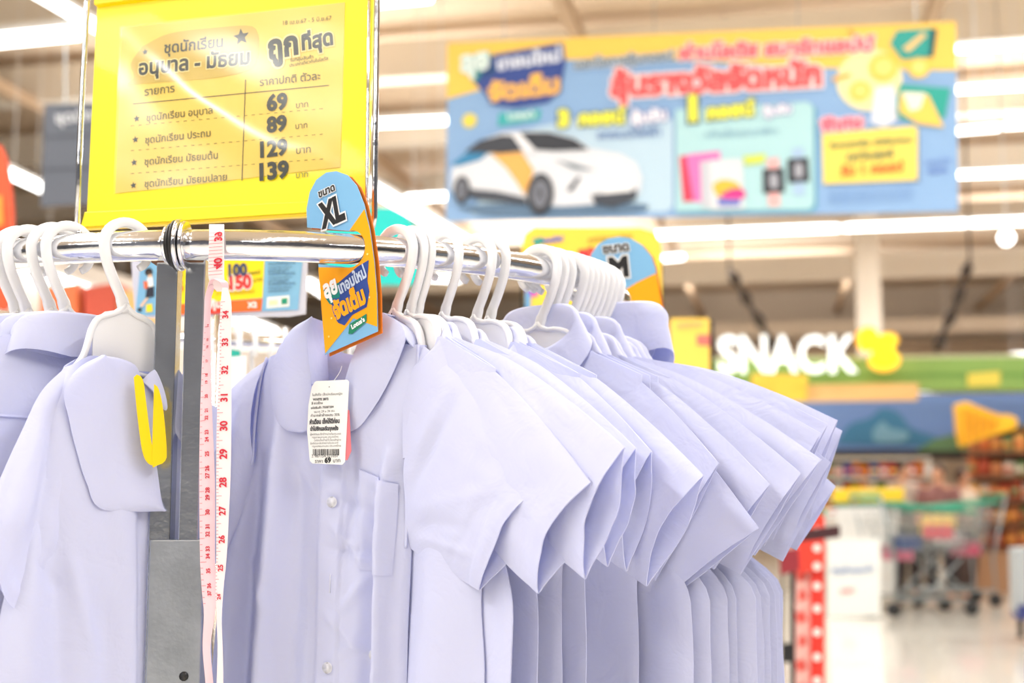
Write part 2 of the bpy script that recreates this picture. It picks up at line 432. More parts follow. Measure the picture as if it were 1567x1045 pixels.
for ch, x0, x1 in (('S', 1099, 1130), ('N', 1133, 1174), ('A', 1176, 1221), ('C', 1222, 1263), ('K', 1270, 1312)):
    L = Board('channel_letter', x0, 568, 14.7, YAW, lay=.02, label='glowing white letter %s of the SNACK sign' % ch, cat='letter', group='illuminated SNACK letters')
    Vt, Ft, ext = text_geo(ch, .022)
    a = L.loc(x0, 568)[0]; b = L.loc(x1, 568)[0]; zt = L.loc(x0, 513)[1]; ys = max(v.y for v in Vt)
    P = [(a + (v.x - ext[0]) / (ext[1] - ext[0]) * (b - a), 0, v.y / ys * zt) for v in Vt]
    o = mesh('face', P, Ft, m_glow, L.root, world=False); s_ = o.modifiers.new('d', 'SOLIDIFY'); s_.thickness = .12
L = Board('blob_sign', 1345, 566, 14.7, YAW, lay=.02, label='glowing yellow three-blob popcorn sign right of the letter K', cat='sign')
blob = [(1311, 508), (1325, 499), (1340, 503), (1345, 512), (1358, 508), (1372, 512), (1375, 524), (1368, 533), (1378, 545), (1376, 558), (1362, 567), (1342, 566), (1330, 556), (1332, 543), (1336, 536), (1322, 537), (1312, 526)]
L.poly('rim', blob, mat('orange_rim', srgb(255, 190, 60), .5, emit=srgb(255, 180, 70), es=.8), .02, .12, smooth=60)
cxb = sum(p[0] for p in blob) / len(blob); cyb = sum(p[1] for p in blob) / len(blob)
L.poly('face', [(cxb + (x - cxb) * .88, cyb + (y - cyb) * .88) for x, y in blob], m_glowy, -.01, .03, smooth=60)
p = at(1420, 567, 15.1); bm = bmesh.new(); bmesh.ops.create_uvsphere(bm, u_segments=12, v_segments=8, radius=.03, matrix=Matrix.Translation(p))
r = empty('spot_bulb', p, 'tiny warm spot bulb on the green fascia', 'lamp'); bmobj('bulb', bm, mat('warm_bulb', (1, .8, .6), .4, emit=(1, .75, .5), es=9), r, True)

B = Board('yellow_board', 1200, 594, 15.1, YAW, label='yellow notice board left of the orange fascia trim', cat='sign', lay=.005)
B.poly('panel', [(1150, 572), (1236, 574), (1234, 614), (1150, 614)], pm(247, 205, 70), 0, .12)
B = Board('wall_mural', 1380, 650, 16.5, YAW, label='wide blue mural panel above the far snack shelves', cat='mural', lay=.01)
B.poly('panel', [(1150, 607), (1660, 600), (1660, 690), (1150, 690)], mat('mural_blue', srgb(124, 156, 222), .6, noise_amt=.2, nscale=.5), 0, .2)
B.poly('painted_island', [(1280, 680), (1300, 650), (1330, 640), (1350, 625), (1375, 632), (1395, 655), (1430, 668), (1455, 682)], pm(70, 132, 178), -.01, smooth=50)
B.poly('painted_foam', [(1335, 660), (1350, 645), (1362, 655), (1390, 662), (1380, 676), (1340, 676)], pm(130, 178, 208), -.02, smooth=40)
B.poly('painted_grass', [(1400, 690), (1430, 672), (1470, 662), (1560, 650), (1660, 640), (1660, 690)], pm(112, 150, 110), -.012)
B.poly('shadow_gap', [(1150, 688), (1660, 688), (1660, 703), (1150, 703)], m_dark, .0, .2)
# yellow sculpted figure above the right shelves
B = Board('yellow_figure', 1500, 650, 14, YAW, label='yellow jagged cut-out figure over the right-hand shelves', cat='sign', lay=.01)
fig = [(1463, 618), (1480, 614), (1497, 622), (1520, 636), (1545, 634), (1558, 640), (1556, 656), (1535, 662), (1512, 664), (1492, 676), (1472, 684), (1466, 660)]
B.poly('body', fig, pm(250, 190, 30), 0, .25, bev=.03)
for k in range(5): B.poly('ridge', [(1474 + k * 12, 624 + k * 4), (1478 + k * 12, 625 + k * 4), (1480 + k * 11, 676 - k * 5), (1476 + k * 11, 677 - k * 5)], pm(228, 160, 10), -.05, 0)

# ------------------------------------------------------------------ far shelves with packets
pk_cols = [(226, 70, 50), (244, 150, 60), (236, 224, 210), (250, 205, 70), (206, 60, 80), (240, 130, 110), (130, 160, 90), (236, 236, 240), (180, 90, 60), (90, 110, 180)]
m_shelf = mat('shelf_steel', srgb(214, 206, 194), .5)
ROWN = ['top', 'second', 'third', 'fourth', 'lowest']
ORD = 'first second third fourth fifth sixth seventh eighth ninth tenth eleventh twelfth thirteenth fourteenth fifteenth sixteenth seventeenth eighteenth nineteenth twentieth twenty-first twenty-second twenty-third twenty-fourth twenty-fifth twenty-sixth twenty-seventh twenty-eighth twenty-ninth thirtieth'.split()
def cname(c):
    r, g, b = c; mx = max(c)
    if min(c) > 185: return 'pale'
    if b == mx: return 'blue'
    if g == mx: return 'green'
    if g > 190: return 'yellow'
    if g > 112: return 'orange'
    return 'red' if r > 185 else 'brown'
def shelf_unit(x0, x1, ytop, ybot, Y, rows, lab, plab, grp, yaw=YAW, step=14, dy1=0, cols=pk_cols, back=None, board=None, base=(206, 196, 184)):
    B = Board('shelf_unit', (x0 + x1) / 2, ybot, Y, yaw, label=lab, cat='shelf', lay=.01)
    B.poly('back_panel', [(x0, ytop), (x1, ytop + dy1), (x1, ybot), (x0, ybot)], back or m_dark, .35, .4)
    for k in range(rows + 1):
        yy = ytop + (ybot - ytop) * k / rows
        (xa, za) = B.loc(x0, yy); (xb, zb) = B.loc(x1, yy)
        mesh('shelf_board', *boxloc(xa, xb, -.02, .36, za - .03, za), board or m_shelf, B.root, world=False)
        if k == rows: break
    for k in range(rows):
        yb = ytop + (ybot - ytop) * (k + 1) / rows; x = x0 + 2; nth = 0
        while x < x1 - step * .6:
            wpx = step * random.uniform(.7, 1.2); hh = (ybot - ytop) / rows * random.uniform(.6, .85)
            xa, za = B.loc(x, yb); xb, _ = B.loc(x + wpx, yb); zt = B.loc(x, yb - hh)[1]
            c = random.choice(cols); d = B.place((xa + xb) / 2, .12, za)
            nth += 1; e = empty('snack_packet', d, '%s packet, %s from left, %s row, %s' % (cname(c), ORD[nth - 1], ROWN[k], plab), 'packet', grp)
            hw = (xb - xa) / 2 * .94; H = zt - za; rot = Matrix.Rotation(-R_(yaw), 3, 'Z')
            V, Fc = pillow(hw, .06, H); V = [rot @ Vector(v) + d for v in V]
            mesh('pouch', V, Fc, pm(*c), e, True)
            c2 = random.choice(cols)
            V, Fc = boxloc(-hw * .6, hw * .6, -.068, -.06, H * .3, H * .6); V = [rot @ Vector(v) + d for v in V]
            mesh('print_patch', V, Fc, pm(*c2), e)
            x += wpx
    xa, za = B.loc(x0, ybot); xb, _ = B.loc(x1, ybot); mesh('plinth', *boxloc(xa, xb, .0, .38, -B.M.translation.z + .002, za - .03), pm(*base), B.root, world=False)
    return B
def boxloc(x0, x1, y0, y1, z0, z1):
    V = [(x, y, z) for z in (z0, z1) for x, y in ((x0, y0), (x1, y0), (x1, y1), (x0, y1))]
    return V, [(0, 3, 2, 1), (4, 5, 6, 7), (0, 1, 5, 4), (1, 2, 6, 5), (2, 3, 7, 6), (3, 0, 4, 7)]
def pillow(hw, d, H):
    V = []; Fc = []
    n = 6
    for j in range(6):
        t = j / 5; s = .25 + .75 * math.sin(math.pi * t) ** .6 if 0 < j < 5 else .12
        for k in range(8):
            a = 2 * math.pi * k / 8; V.append((hw * (math.copysign(abs(math.cos(a)) ** .6, math.cos(a))), d * s * math.sin(a), H * t))
    for j in range(5):
        for k in range(8): Fc.append((j * 8 + k, j * 8 + (k + 1) % 8, (j + 1) * 8 + (k + 1) % 8, (j + 1) * 8 + k))
    Fc.append(tuple(range(8))[::-1]); Fc.append(tuple(range(40, 48))); return V, Fc
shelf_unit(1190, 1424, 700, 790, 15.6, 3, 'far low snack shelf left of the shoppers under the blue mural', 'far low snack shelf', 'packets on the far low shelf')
shelf_unit(1474, 1640, 655, 838, 15.6, 5, 'tall brown snack shelf at the right edge beyond the carts', 'tall right snack shelf', 'packets on the tall right shelf',
           yaw=40, base=(190, 146, 112), step=17, dy1=0, board=pm(150, 104, 76), cols=[(226, 120, 60), (206, 130, 80), (250, 190, 110), (190, 80, 50), (230, 210, 190), (240, 160, 70), (120, 150, 100)], back=pm(120, 76, 52))
# warm wooden end floor under the right shelf
o = hquad('floor_mat', [at(1440, 905, 9.6) * 1 , at(1640, 900, 9.6), at(1640, 838, 9.6), at(1440, 838, 9.6)], pm(196, 150, 112)) if False else None
fm = mesh('floor_patch', [atz(1478, 826, .004), atz(1640, 826, .004), atz(1640, 888, .004), atz(1455, 892, .004)], [(0, 3, 2, 1)], mat('wood_floor', srgb(190, 142, 104), .25, noise_amt=.2, nscale=3)); fm['kind'] = 'structure'; fm.name = 'floor_section'

# yellow tub display and white wire pen
m_teal = mat('green_wire', srgb(60, 160, 130), .4); m_greyw = mat('grey_wire', srgb(150, 158, 160), .35, metal=.6)
B = Board('dump_bin', 1330, 772, 13.6, YAW, label='yellow rimmed bin with green edge in front of the low snack shelf', cat='bin', lay=.01)
B.poly('rim', [(1276, 748), (1384, 746), (1384, 768), (1276, 770)], pm(252, 214, 48), 0, .5, bev=.02)
B.poly('edge', [(1276, 769), (1384, 767), (1384, 773), (1276, 775)], pm(50, 130, 90), -.01, .5)
B.poly('body', [(1284, 774), (1376, 772), (1372, 915), (1288, 917)], pm(226, 226, 222), .05, .45)
def pen(x0, x1, ytop, ybot, Y, lab):
    B = Board('white_pen', (x0 + x1) / 2, ybot, Y, YAW, label=lab, cat='barrier', lay=.01)
    for y_ in (ytop, ytop + 8): B.poly('rail_bar', [(x0, y_), (x1, y_ - 2), (x1, y_ + 2), (x0, y_ + 4)], m_white, 0, .04)
    n = 7
    for k in range(n):
        x = x0 + (x1 - x0) * k / (n - 1); B.poly('bar', [(x - 1.6, ytop), (x + 1.6, ytop), (x + 1.6, ytop + 52), (x - 1.6, ytop + 52)], m_white, 0, .03)
    B.poly('panel', [(x0, ytop + 48), (x1, ytop + 46), (x1, ybot), (x0, ybot + 2)], pm(240, 243, 240), -.02, .05)
    B.text('สินค้าแนะนำ', (x0 + 8, ytop + 100), (x1 - 10, ytop + 96), pm(110, 140, 190), k=4, bold=.03)
    B.poly('green_post', [(x0 - 8, ytop - 2), (x0 - 3, ytop - 2), (x0 - 3, ybot), (x0 - 8, ybot)], m_teal, 0, .05)
    B.text('ราคา', (x0 + 20, ytop + 130), (x1 - 40, ytop + 128), pm(210, 90, 90), k=4, bold=.03)
pen(1266, 1347, 778, 942, 12.6, 'white barrier panel with blue lettering left of the shopping carts')

# ------------------------------------------------------------------ shopping carts
def cart(x, Y, yaw, lab, fill, mirror=1):
    g = atz(x, 750 + 1.2 * F / Y, 0.0); g = Vector((at(x, 900, Y).x, Y, 0))
    r = empty('shopping_cart', g, lab, 'cart', 'green trimmed shopping carts')
    Rz = Matrix.Rotation(R_(yaw), 3, 'Z')
    T = lambda a, b, c: Rz @ Vector((a * mirror * 1.1, b * 1.1, c * 1.1)) + g
    top = [(-.42, -.27, .98), (.42, -.24, .9), (.42, .24, .9), (-.42, .27, .98)]; bot = [(-.3, -.2, .48), (.34, -.18, .52), (.34, .18, .52), (-.3, .2, .48)]
    def lerp(a, b, t): return tuple(a[i] + (b[i] - a[i]) * t for i in range(3))
    G = []
    for k in range(4):
        a, b = top[k], top[(k + 1) % 4]; c, d = bot[k], bot[(k + 1) % 4]
        for j in range(9):
            t = j / 8; G.append(tube_geo([T(*lerp(a, b, t)), T(*lerp(c, d, t))], .006, 4))
        for j in range(1, 5):
            G.append(tube_geo([T(*lerp(a, c, j / 5)), T(*lerp(b, d, j / 5))], .006, 4))
    V, Fc = merge(G); mesh('wire_basket', V, Fc, m_greyw, r)
    V, Fc = merge([tube_geo([T(*q) for q in top], .022, 6, True)]); mesh('basket_rim', V, Fc, m_teal, r, True)
    tube('handle', [T(-.5, -.27, 1.04), T(-.5, .27, 1.04)], .024, m_teal, r, 8)
    for s_ in (-1, 1):
        tube('frame_rail', [T(-.5, s_ * .27, 1.04), T(-.36, s_ * .24, .45), T(-.38, s_ * .24, .16), T(.36, s_ * .2, .14)], .016, m_greyw, r, 6)
        tube('frame_rail', [T(.3, s_ * .2, .5), T(-.1, s_ * .22, .15)], .013, m_greyw, r, 6)
        for xx in (-.38, .36):
            c = T(xx, s_ * .22, .07); ax = Rz @ Vector((0, 1, 0))
            tube('wheel', [c - ax * .018, c + ax * .018], .07, m_black, r, 12)
    for k, c in enumerate(fill):
        q = T(random.uniform(-.2, .25), random.uniform(-.1, .1), .54 + .09 * k)
        box_o = box('grocery_box', q, (.26, .2, .14), pm(*c), None, rz=R_(yaw + random.uniform(-30, 30)), bev=.01)
        tag(box_o, '%s grocery pack, %s from the bottom in the %s cart' % (cname(c), ('first', 'second', 'third', 'fourth')[k], 'nearest' if mirror > 0 else 'second'), 'packet', 'goods in the shopping carts')
cart(1408, 12.9, 12, 'nearest shopping cart with green rim, right of the white barrier panel', [(226, 120, 150), (70, 90, 140), (230, 110, 120), (236, 210, 130)])
cart(1448, 13.9, 4, 'second shopping cart behind, its green rim toward the brown shelf', [(200, 80, 110), (240, 240, 240), (240, 205, 90)], -1)

# ------------------------------------------------------------------ shoppers far behind
def shopper(x, Y, hgt, shirt, trousers, hair, lab, turn=0, arm=0):
    g = Vector((at(x, 850, Y).x, Y, 0)); k = hgt / 1.65
    r = empty('person', g, lab, 'person')
    Rz = Matrix.Rotation(R_(turn), 3, 'Z')
    J = dict(pel=(0, 0, .9), sp=(0, 0, 1.12), ch=(0, 0, 1.3), nk=(0, 0, 1.43), hd=(0, .01, 1.5), hl=(.1, 0, .86), kl=(.11, -.02, .48), al=(.11, .01, .07), fl=(.12, -.14, .03),
             hr=(-.1, 0, .86), kr=(-.11, -.04, .48), ar=(-.11, .05, .07), fr=(-.12, -.1, .03), sl=(.18, 0, 1.36), el=(.24, -.04, 1.1), wl=(.22, -.2, .96 + arm), gl=(.2, -.28, .95 + arm),
             sr=(-.18, 0, 1.36), er=(-.24, -.04, 1.1), wr=(-.22, -.2, .96), gr=(-.2, -.28, .95))
    rad = dict(pel=.15, sp=.13, ch=.15, nk=.055, hd=.06, hl=.09, kl=.06, al=.04, fl=.035, hr=.09, kr=.06, ar=.04, fr=.035, sl=.065, el=.045, wl=.03, gl=.03, sr=.065, er=.045, wr=.03, gr=.03)
    E_ = 'pel-sp sp-ch ch-nk nk-hd pel-hl hl-kl kl-al al-fl pel-hr hr-kr kr-ar ar-fr ch-sl sl-el el-wl wl-gl ch-sr sr-er er-wr wr-gr'.split()
    ks = list(J); me = bpy.data.meshes.new('body')
    me.from_pydata([Rz @ (Vector(J[q]) * k) + g for q in ks], [(ks.index(e.split('-')[0]), ks.index(e.split('-')[1])) for e in E_], [])
    o = bpy.data.objects.new('body', me); COL.objects.link(o); o.parent = r; o.matrix_parent_inverse = Matrix.Translation(g).inverted()
    o.modifiers.new('skin', 'SKIN'); o.modifiers.new('sub', 'SUBSURF').levels = 1
    lay = me.skin_vertices[0] if me.skin_vertices else None
    if lay is None:
        bm = bmesh.new(); bm.from_mesh(me); bm.verts.layers.skin.verify(); bm.to_mesh(me); bm.free(); lay = me.skin_vertices[0]
    for i, q in enumerate(ks): lay.data[i].radius = (rad[q] * k, rad[q] * k)
    lay.data[0].use_root = True
    me.materials.append(mat('skin_tone', srgb(214, 160, 130), .6))
    # clothes as shells around torso and legs, head and hair
    def shell(name, rings, m):
        G = []
        V = []; Fc = []; n = 14
        for (c, rx, ry) in rings:
            for j in range(n):
                a = 2 * math.pi * j / n; V.append(Rz @ (Vector((c[0] + rx * math.cos(a), c[1] + ry * math.sin(a), c[2])) * k) + g)
        for i in range(len(rings) - 1):
            for j in range(n): Fc.append((i * n + j, i * n + (j + 1) % n, (i + 1) * n + (j + 1) % n, (i + 1) * n + j))
        Fc.append(tuple(range(n))[::-1]); Fc.append(tuple(range((len(rings) - 1) * n, len(rings) * n)))
        return mesh(name, V, Fc, m, r, True)
    shell('shirt', [((0, 0, .82), .185, .14), ((0, 0, 1.0), .175, .14), ((0, 0, 1.2), .19, .15), ((0, 0, 1.34), .2, .13), ((0, 0, 1.41), .1, .08), ((0, 0, 1.43), .06, .06)], pm(*shirt))
    for s_ in (-1, 1):
        shell('trouser_leg', [((s_ * .12, .02, .1), .065, .065), ((s_ * .115, -.02, .48), .085, .085), ((s_ * .1, 0, .84), .11, .12), ((s_ * .08, 0, .9), .1, .12)], pm(*trousers))
        V, Fc = tube_geo([Rz @ (Vector(q) * k) + g for q in ((s_ * .17, 0, 1.37), (s_ * .21, -.02, 1.23), (s_ * .24, -.04, 1.12))], [.08 * k, .075 * k, .07 * k], 10); mesh('sleeve', V, Fc, pm(*shirt), r, True)
    bm = bmesh.new(); bmesh.ops.create_uvsphere(bm, u_segments=16, v_segments=12, radius=1, matrix=Matrix.Translation(Rz @ Vector((0, 0, 1.56 * k)) + g) @ Matrix.Diagonal((.075 * k, .09 * k, .11 * k, 1))); bmobj('head', bm, MATS['skin_tone'], r, True)
    bm = bmesh.new(); bmesh.ops.create_uvsphere(bm, u_segments=16, v_segments=12, radius=1, matrix=Matrix.Translation(Rz @ Vector((0, .02 * k, 1.585 * k)) + g) @ Matrix.Diagonal((.085 * k, .1 * k, .105 * k, 1))); bmobj('hair', bm, pm(*hair), r, True)
    bm = bmesh.new(); bmesh.ops.create_uvsphere(bm, u_segments=8, v_segments=6, radius=.016 * k, matrix=Matrix.Translation(Rz @ (Vector((0, -.095, 1.55)) * k) + g)); bmobj('nose', bm, MATS['skin_tone'], r, True)
shopper(1388, 14.9, 1.5, (206, 190, 180), (60, 50, 52), (50, 34, 30), 'distant shopper in a pale top bending over the low snack shelf', 20)
shopper(1440, 14.6, 1.46, (130, 80, 76), (50, 44, 52), (44, 30, 28), 'distant shopper in dark maroon behind the shopping carts', -30)
shopper(1478, 14.9, 1.42, (226, 206, 186), (90, 70, 66), (70, 44, 34), 'distant shopper in cream top beside the brown shelf', 40, .1)

# ------------------------------------------------------------------ red display column and black stand at the right of the shirts
B = Board('red_display', 1240, 1000, 5.4, YAW, label='red and white patterned promotional column right of the shirts', cat='display', lay=.004)
rt, rb = 793, 1192
B.poly('red_edge', [(1240, rt), (1262, rt + 3), (1262, rb), (1240, rb)], pm(222, 52, 40), 0, .12)
B.poly('pale_panel', [(1214, rt + 12), (1240, rt + 8), (1240, rb), (1214, rb)], pm(226, 178, 170), .02, .12)
B.poly('red_top', [(1212, 806), (1244, 778), (1262, 792), (1262, 870), (1222, 876)], pm(226, 60, 44), -.03, .0)
for k, y_ in enumerate((812, 838, 866, 896, 930, 966, 1004, 1040)):
    q = B.loc(1250, y_); B.poly('white_dot', disc(q[0], q[1], .016, 12), pm(246, 236, 230), -.032, local=True)
    B.poly('red_stroke', [(1216 + 6 * (k % 2), y_ + 10), (1230, y_ + 4), (1236, y_ + 20), (1222, y_ + 26)], pm(214, 84, 74), .018)
B = Board('black_stand', 1210, 1000, 4.9, YAW, label='black upright stand beside the last shirt in the row', cat='stand', lay=.004)
B.poly('upright', [(1209, 868), (1217, 868), (1217, 1240), (1209, 1240)], m_black, 0, .03)
B.poly('upright', [(1196, 872), (1200, 872), (1200, 1240), (1196, 1240)], pm(90, 84, 70), 0, .03)
B.poly('cross_plate', [(1196, 985), (1216, 983), (1216, 1012), (1196, 1014)], m_black, -.01, .01)
B.poly('maroon_head', [(1192, 842), (1222, 838), (1224, 872), (1194, 880)], pm(140, 36, 48), -.02, .05, bev=.004)
B.poly('arm', [(1222, 812), (1286, 804), (1286, 822), (1222, 830)], pm(60, 22, 30), .02, .05)
# small trolley corner at the right border
B = Board('blue_trolley', 1562, 950, 10.5, YAW, label='grey and dark blue trolley corner cut by the right border', cat='trolley', lay=.01)
B.poly('panel', [(1553, 840), (1600, 838), (1600, 936), (1556, 938)], pm(170, 176, 180), 0, .3)
B.poly('base', [(1556, 926), (1600, 924), (1600, 946), (1558, 948)], pm(50, 60, 120), -.02, .3)
for xx in (1562, 1590): B.poly('wheel', [(xx, 946), (xx + 8, 946), (xx + 8, 978), (xx, 978)], m_black, .1, .16)

# ------------------------------------------------------------------ left background
B = Board('hanging_sign', 100, 235, 6.0, -8, lay=.004, label='dark grey hanging category sign with pale lettering at upper left', cat='sign')
B.poly('panel', [(68, 160), (300, 152), (300, 300), (62, 315)], mat('slate_panel', srgb(92, 98, 110), .6), 0, .04)
B.poly('seam', [(66, 208), (300, 200), (300, 204), (66, 212)], pm(70, 76, 88), -.004); B.poly('seam', [(65, 258), (300, 250), (300, 254), (65, 262)], pm(70, 76, 88), -.004)
B.text('ชุดนักเรียน', (86, 190), (190, 180), pm(210, 214, 220), k=3, bold=.03)
for xx in (98, 270): B.poly('hanger_rod', [(xx, -1200), (xx + 2, -1200), (xx + 2, 160), (xx, 160)], m_greyw, .01, .03)
B = Board('red_banner', 5, 290, 4.6, -5, lay=.004, label='orange red rounded banner cut by the left border', cat='sign')
B.poly('panel', [(-90, 215), (-10, 218), (8, 240), (16, 290), (19, 350), (12, 470), (-90, 480)], mat('red_orange', srgb(232, 84, 40), .6, noise_amt=.3, nscale=6), 0, .03, smooth=50)
B.poly('patch', [(-40, 300), (4, 300), (6, 345), (-40, 350)], pm(244, 150, 50), -.01)
o = hquad('wall_left', [hall(-7.5, 9, 0), hall(-7.5, 40, 0), hall(-7.5, 40, 3.7), hall(-7.5, 9, 3.7)][::-1], mat('grey_cream_wall', srgb(214, 204, 194), .8))
# goods display seen under the rail at left
B = Board('goods_stack', 150, 455, 6.5, 0, lay=.004, label='orange and red goods stand seen under the rail at left', cat='display')
B.poly('carton', [(60, 440), (118, 432), (120, 520), (60, 524)], pm(232, 120, 70), 0, .3, bev=.01); B.poly('carton', [(124, 438), (176, 430), (178, 520), (126, 522)], pm(214, 90, 66), .03, .3, bev=.01)
B.poly('carton', [(180, 446), (215, 442), (216, 520), (181, 520)], pm(240, 190, 120), .0, .3, bev=.01); B.poly('shelf_leg', [(60, 520), (70, 520), (70, 1100), (60, 1100)], m_white, .1, .14); B.poly('shelf_leg', [(206, 520), (215, 520), (215, 1100), (206, 1100)], m_white, .1, .14)
# teal round sign behind the XL card
B = Board('teal_sign', 600, 375, 3.6, 8, lay=.003, label='plain teal sign showing above and below the rail right of the XL card', cat='sign')
B.poly('panel', [(500, 318), (598, 318), (622, 330), (640, 352), (644, 380), (644, 428), (630, 436), (500, 436)], pm(20, 196, 188), 0, .01, smooth=0)
B.poly('stem', [(560, 436), (566, 436), (566, 1412), (560, 1412)], m_greyw, .0, .012)
# ================================================================== the round clothes rack
RC = Vector((-.2995, 1.698)); RR = .44; ZR = CZ + .238; TR = .0152
def rp(t, dr=0): return Vector((RC.x + (RR + dr) * math.sin(t), RC.y - (RR + dr) * math.cos(t)))
def rp3(t, z=ZR, dr=0): q = rp(t, dr); return Vector((q.x, q.y, z))
m_chrome = mat('chrome', (.82, .83, .86), .13, metal=1, bump=.25, bscale=120)
m_steel = mat('worn_square_steel', (.66, .70, .76), .24, metal=.92, noise_amt=.55, nscale=14, bump=.3, bscale=160)
m_rubber = mat('black_rubber', (.012, .012, .012), .5)
m_rust = mat('rusty_weld', srgb(120, 84, 62), .8, noise_amt=.5, nscale=150)
rack = empty('clothes_rack', (RC.x, RC.y, 0), 'round chrome clothes rack with a pair of square steel posts in front', 'clothes rack')
def theta_px(px, dz=0):
    best = min(((abs(proj(rp3(R_(d / 20)))[0] - px)), d / 20) for d in range(-1200, 1800)); return R_(best[1])
tg = theta_px(273)
half = math.pi
for k, (a, b) in enumerate(((tg + .010, tg + half - .008), (tg + half + .008, tg + 2 * half - .010))):
    P = [rp3(a + (b - a) * i / 90) for i in range(91)]
    tube('rail', P, TR, m_chrome, rack, 28)
def disc_on(t, r, th, m, name):
    q = rp3(t); d = Vector((math.cos(t), math.sin(t), 0)); tube(name, [q - d * th / 2, q - d * th * .35, q + d * th * .35, q + d * th / 2], [r * .93, r, r, r * .93], m, rack, 32)
disc_on(tg - .0125, .0215, .004, m_rubber, 'rubber_gasket'); disc_on(tg - .022, .0195, .004, m_chrome, 'end_flange')
disc_on(tg + .004, .0255, .0045, m_chrome, 'end_flange'); disc_on(tg + .016, .0235, .004, m_chrome, 'end_flange'); disc_on(tg - .004, .0245, .0035, m_rubber, 'rubber_gasket')
# two square posts under the joint, a socket around both further down
def px_point(x, y, Y): return at(x, y, Y)
pY = 1.268
def post(x0, x1, name):
    a = at(x0, 600, pY); b = at(x1, 600, pY); wd = b.x - a.x; cxm = (a.x + b.x) / 2
    zt = ZR - TR * .75; zb = .03
    return box(name, (cxm, pY + wd / 2, (zt + zb) / 2), (wd, wd, zt - zb), m_steel, rack, bev=.0012)
post(233.5, 266, 'post'); post(278.5, 309, 'post')
for x in (249, 294): q = at(x, 405, pY); box('weld_bead', (q.x, pY + .012, ZR - TR * .86), (.024, .026, .006), m_rust, rack, bev=.002)
a = at(229, 826, pY - .003); b = at(311.5, 826, pY - .003)
box('post_socket', ((a.x + b.x) / 2, pY + .0125, (a.z + .05) / 2), (b.x - a.x, .031, a.z - .05), mat('socket_steel', (.52, .56, .62), .38, metal=.85, noise_amt=.45, nscale=25, bump=.3, bscale=140), rack, bev=.0012)
q = at(281, 1035, pY - .004); tube('bolt', [q, q + Vector((0, .006, 0))], .0045, m_rubber, rack, 10)
# far pair of posts and the feet, out of sight from the photograph
for s_ in (-1, 1):
    t = tg + half + s_ * .04; q = rp(t); box('post', (q.x, q.y, ZR / 2), (.02, .02, ZR - .02), m_steel, rack, bev=.001)
for t in (tg, tg + half):
    q = rp(t); d = Vector((math.cos(t), math.sin(t), 0)); box('foot', (q.x, q.y, .02), (.5, .05, .04), m_steel, rack, rz=t, bev=.004)

# ================================================================== hangers and shirts
m_plastic = mat('white_hanger_plastic', (.86, .86, .88), .32, coat=.15)
m_plastic.node_tree.nodes['Principled BSDF'].inputs['Subsurface Weight'].default_value = .15
m_plastic.node_tree.nodes['Principled BSDF'].inputs['Subsurface Radius'].default_value = (.004, .004, .004)
m_cloth = cloth_mat('white_shirt_cotton', (.735, .76, .95), (.52, .60, .98), .24)
m_clothd = m_cloth
m_button = mat('pearl_button', (.8, .81, .88), .2, coat=.6)
class Frame:
    """hanging frame at rail angle t: u outward from the ring, w out of the shirt front, z down from the rail"""
    def __init__(s, t, side, yaw, P=None):
        s.P = rp(t) if P is None else P; s.side = side; s.yaw = yaw if callable(yaw) else (lambda u: yaw)
        s.us = [-.5 + .0025 * i for i in range(401)]; c = Vector((0, 0)); s.c = []
        for u in s.us:
            s.c.append(c.copy()); a = R_(s.yaw(u)); c = c + Vector((side * math.cos(a), -math.sin(a))) * .0025
        o = s.c[200].copy(); s.c = [q - o + s.P for q in s.c]
    def plan(s, u):
        k = (u + .5) / .0025; i = max(0, min(399, int(k))); return s.c[i].lerp(s.c[i + 1], k - i)
    def n(s, u):
        a = R_(s.yaw(u)); return Vector((-s.side * math.sin(a), -math.cos(a)))
    def p(s, u, w_, z): q = s.plan(u) + s.n(u) * w_; return Vector((q.x, q.y, ZR + z))
    def un(s, x, y):
        r = ray(x, y); g0 = None
        for i, q in enumerate(s.c):
            g = q.x * r.y - q.y * r.x
            if g0 is not None and (g0 < 0) != (g < 0):
                f = g0 / (g0 - g); u = s.us[i - 1] + f * .0025; Y = s.c[i - 1].lerp(q, f).y
                return (u, r.z * Y / r.y + CZ - ZR)
            g0 = g
        raise ValueError((x, y))
def find_theta(px, side, yawf, lo=0, hi=150, off=.02):
    best = (1e9, 0); d = lo
    while d < hi:
        t = R_(d) * side; y = yawf(d); a = R_(y); P = rp(t); q = (P.x + side * math.cos(a) * off, P.y - math.sin(a) * off, ZR)
        e = abs(proj(q)[0] - px)
        if e < best[0] - .01: best = (e, d)
        if e < .8: break
        d += .1
    return R_(best[1]) * side
# ---- hanger
def rect_sweep(fr, P, hu, hw, taper=None):
    """strap of half width hu (in the u-z plane) and half thickness hw along points P (u,z)"""
    V = []; Fc = []; n = len(P)
    for i, (u, z) in enumerate(P):
        a = Vector(P[max(i - 1, 0)]); b = Vector(P[min(i + 1, n - 1)]); d = (b - a).normalized(); nx = Vector((-d.y, d.x)); k = taper[i] if taper else 1
        for (ku, kw) in ((1, .6), (.6, 1), (-.6, 1), (-1, .6), (-1, -.6), (-.6, -1), (.6, -1), (1, -.6)):
            q = Vector((u, z)) + nx * hu * ku * k; V.append((q.x, hw * kw, q.y))
    for i in range(n - 1):
        for k in range(8): Fc.append((i * 8 + k, (i + 1) * 8 + k, (i + 1) * 8 + (k + 1) % 8, i * 8 + (k + 1) % 8))
    Fc.append(tuple(range(8))); Fc.append(tuple(range((n - 1) * 8, n * 8))[::-1])
    return [fr.p(*v) for v in V], Fc
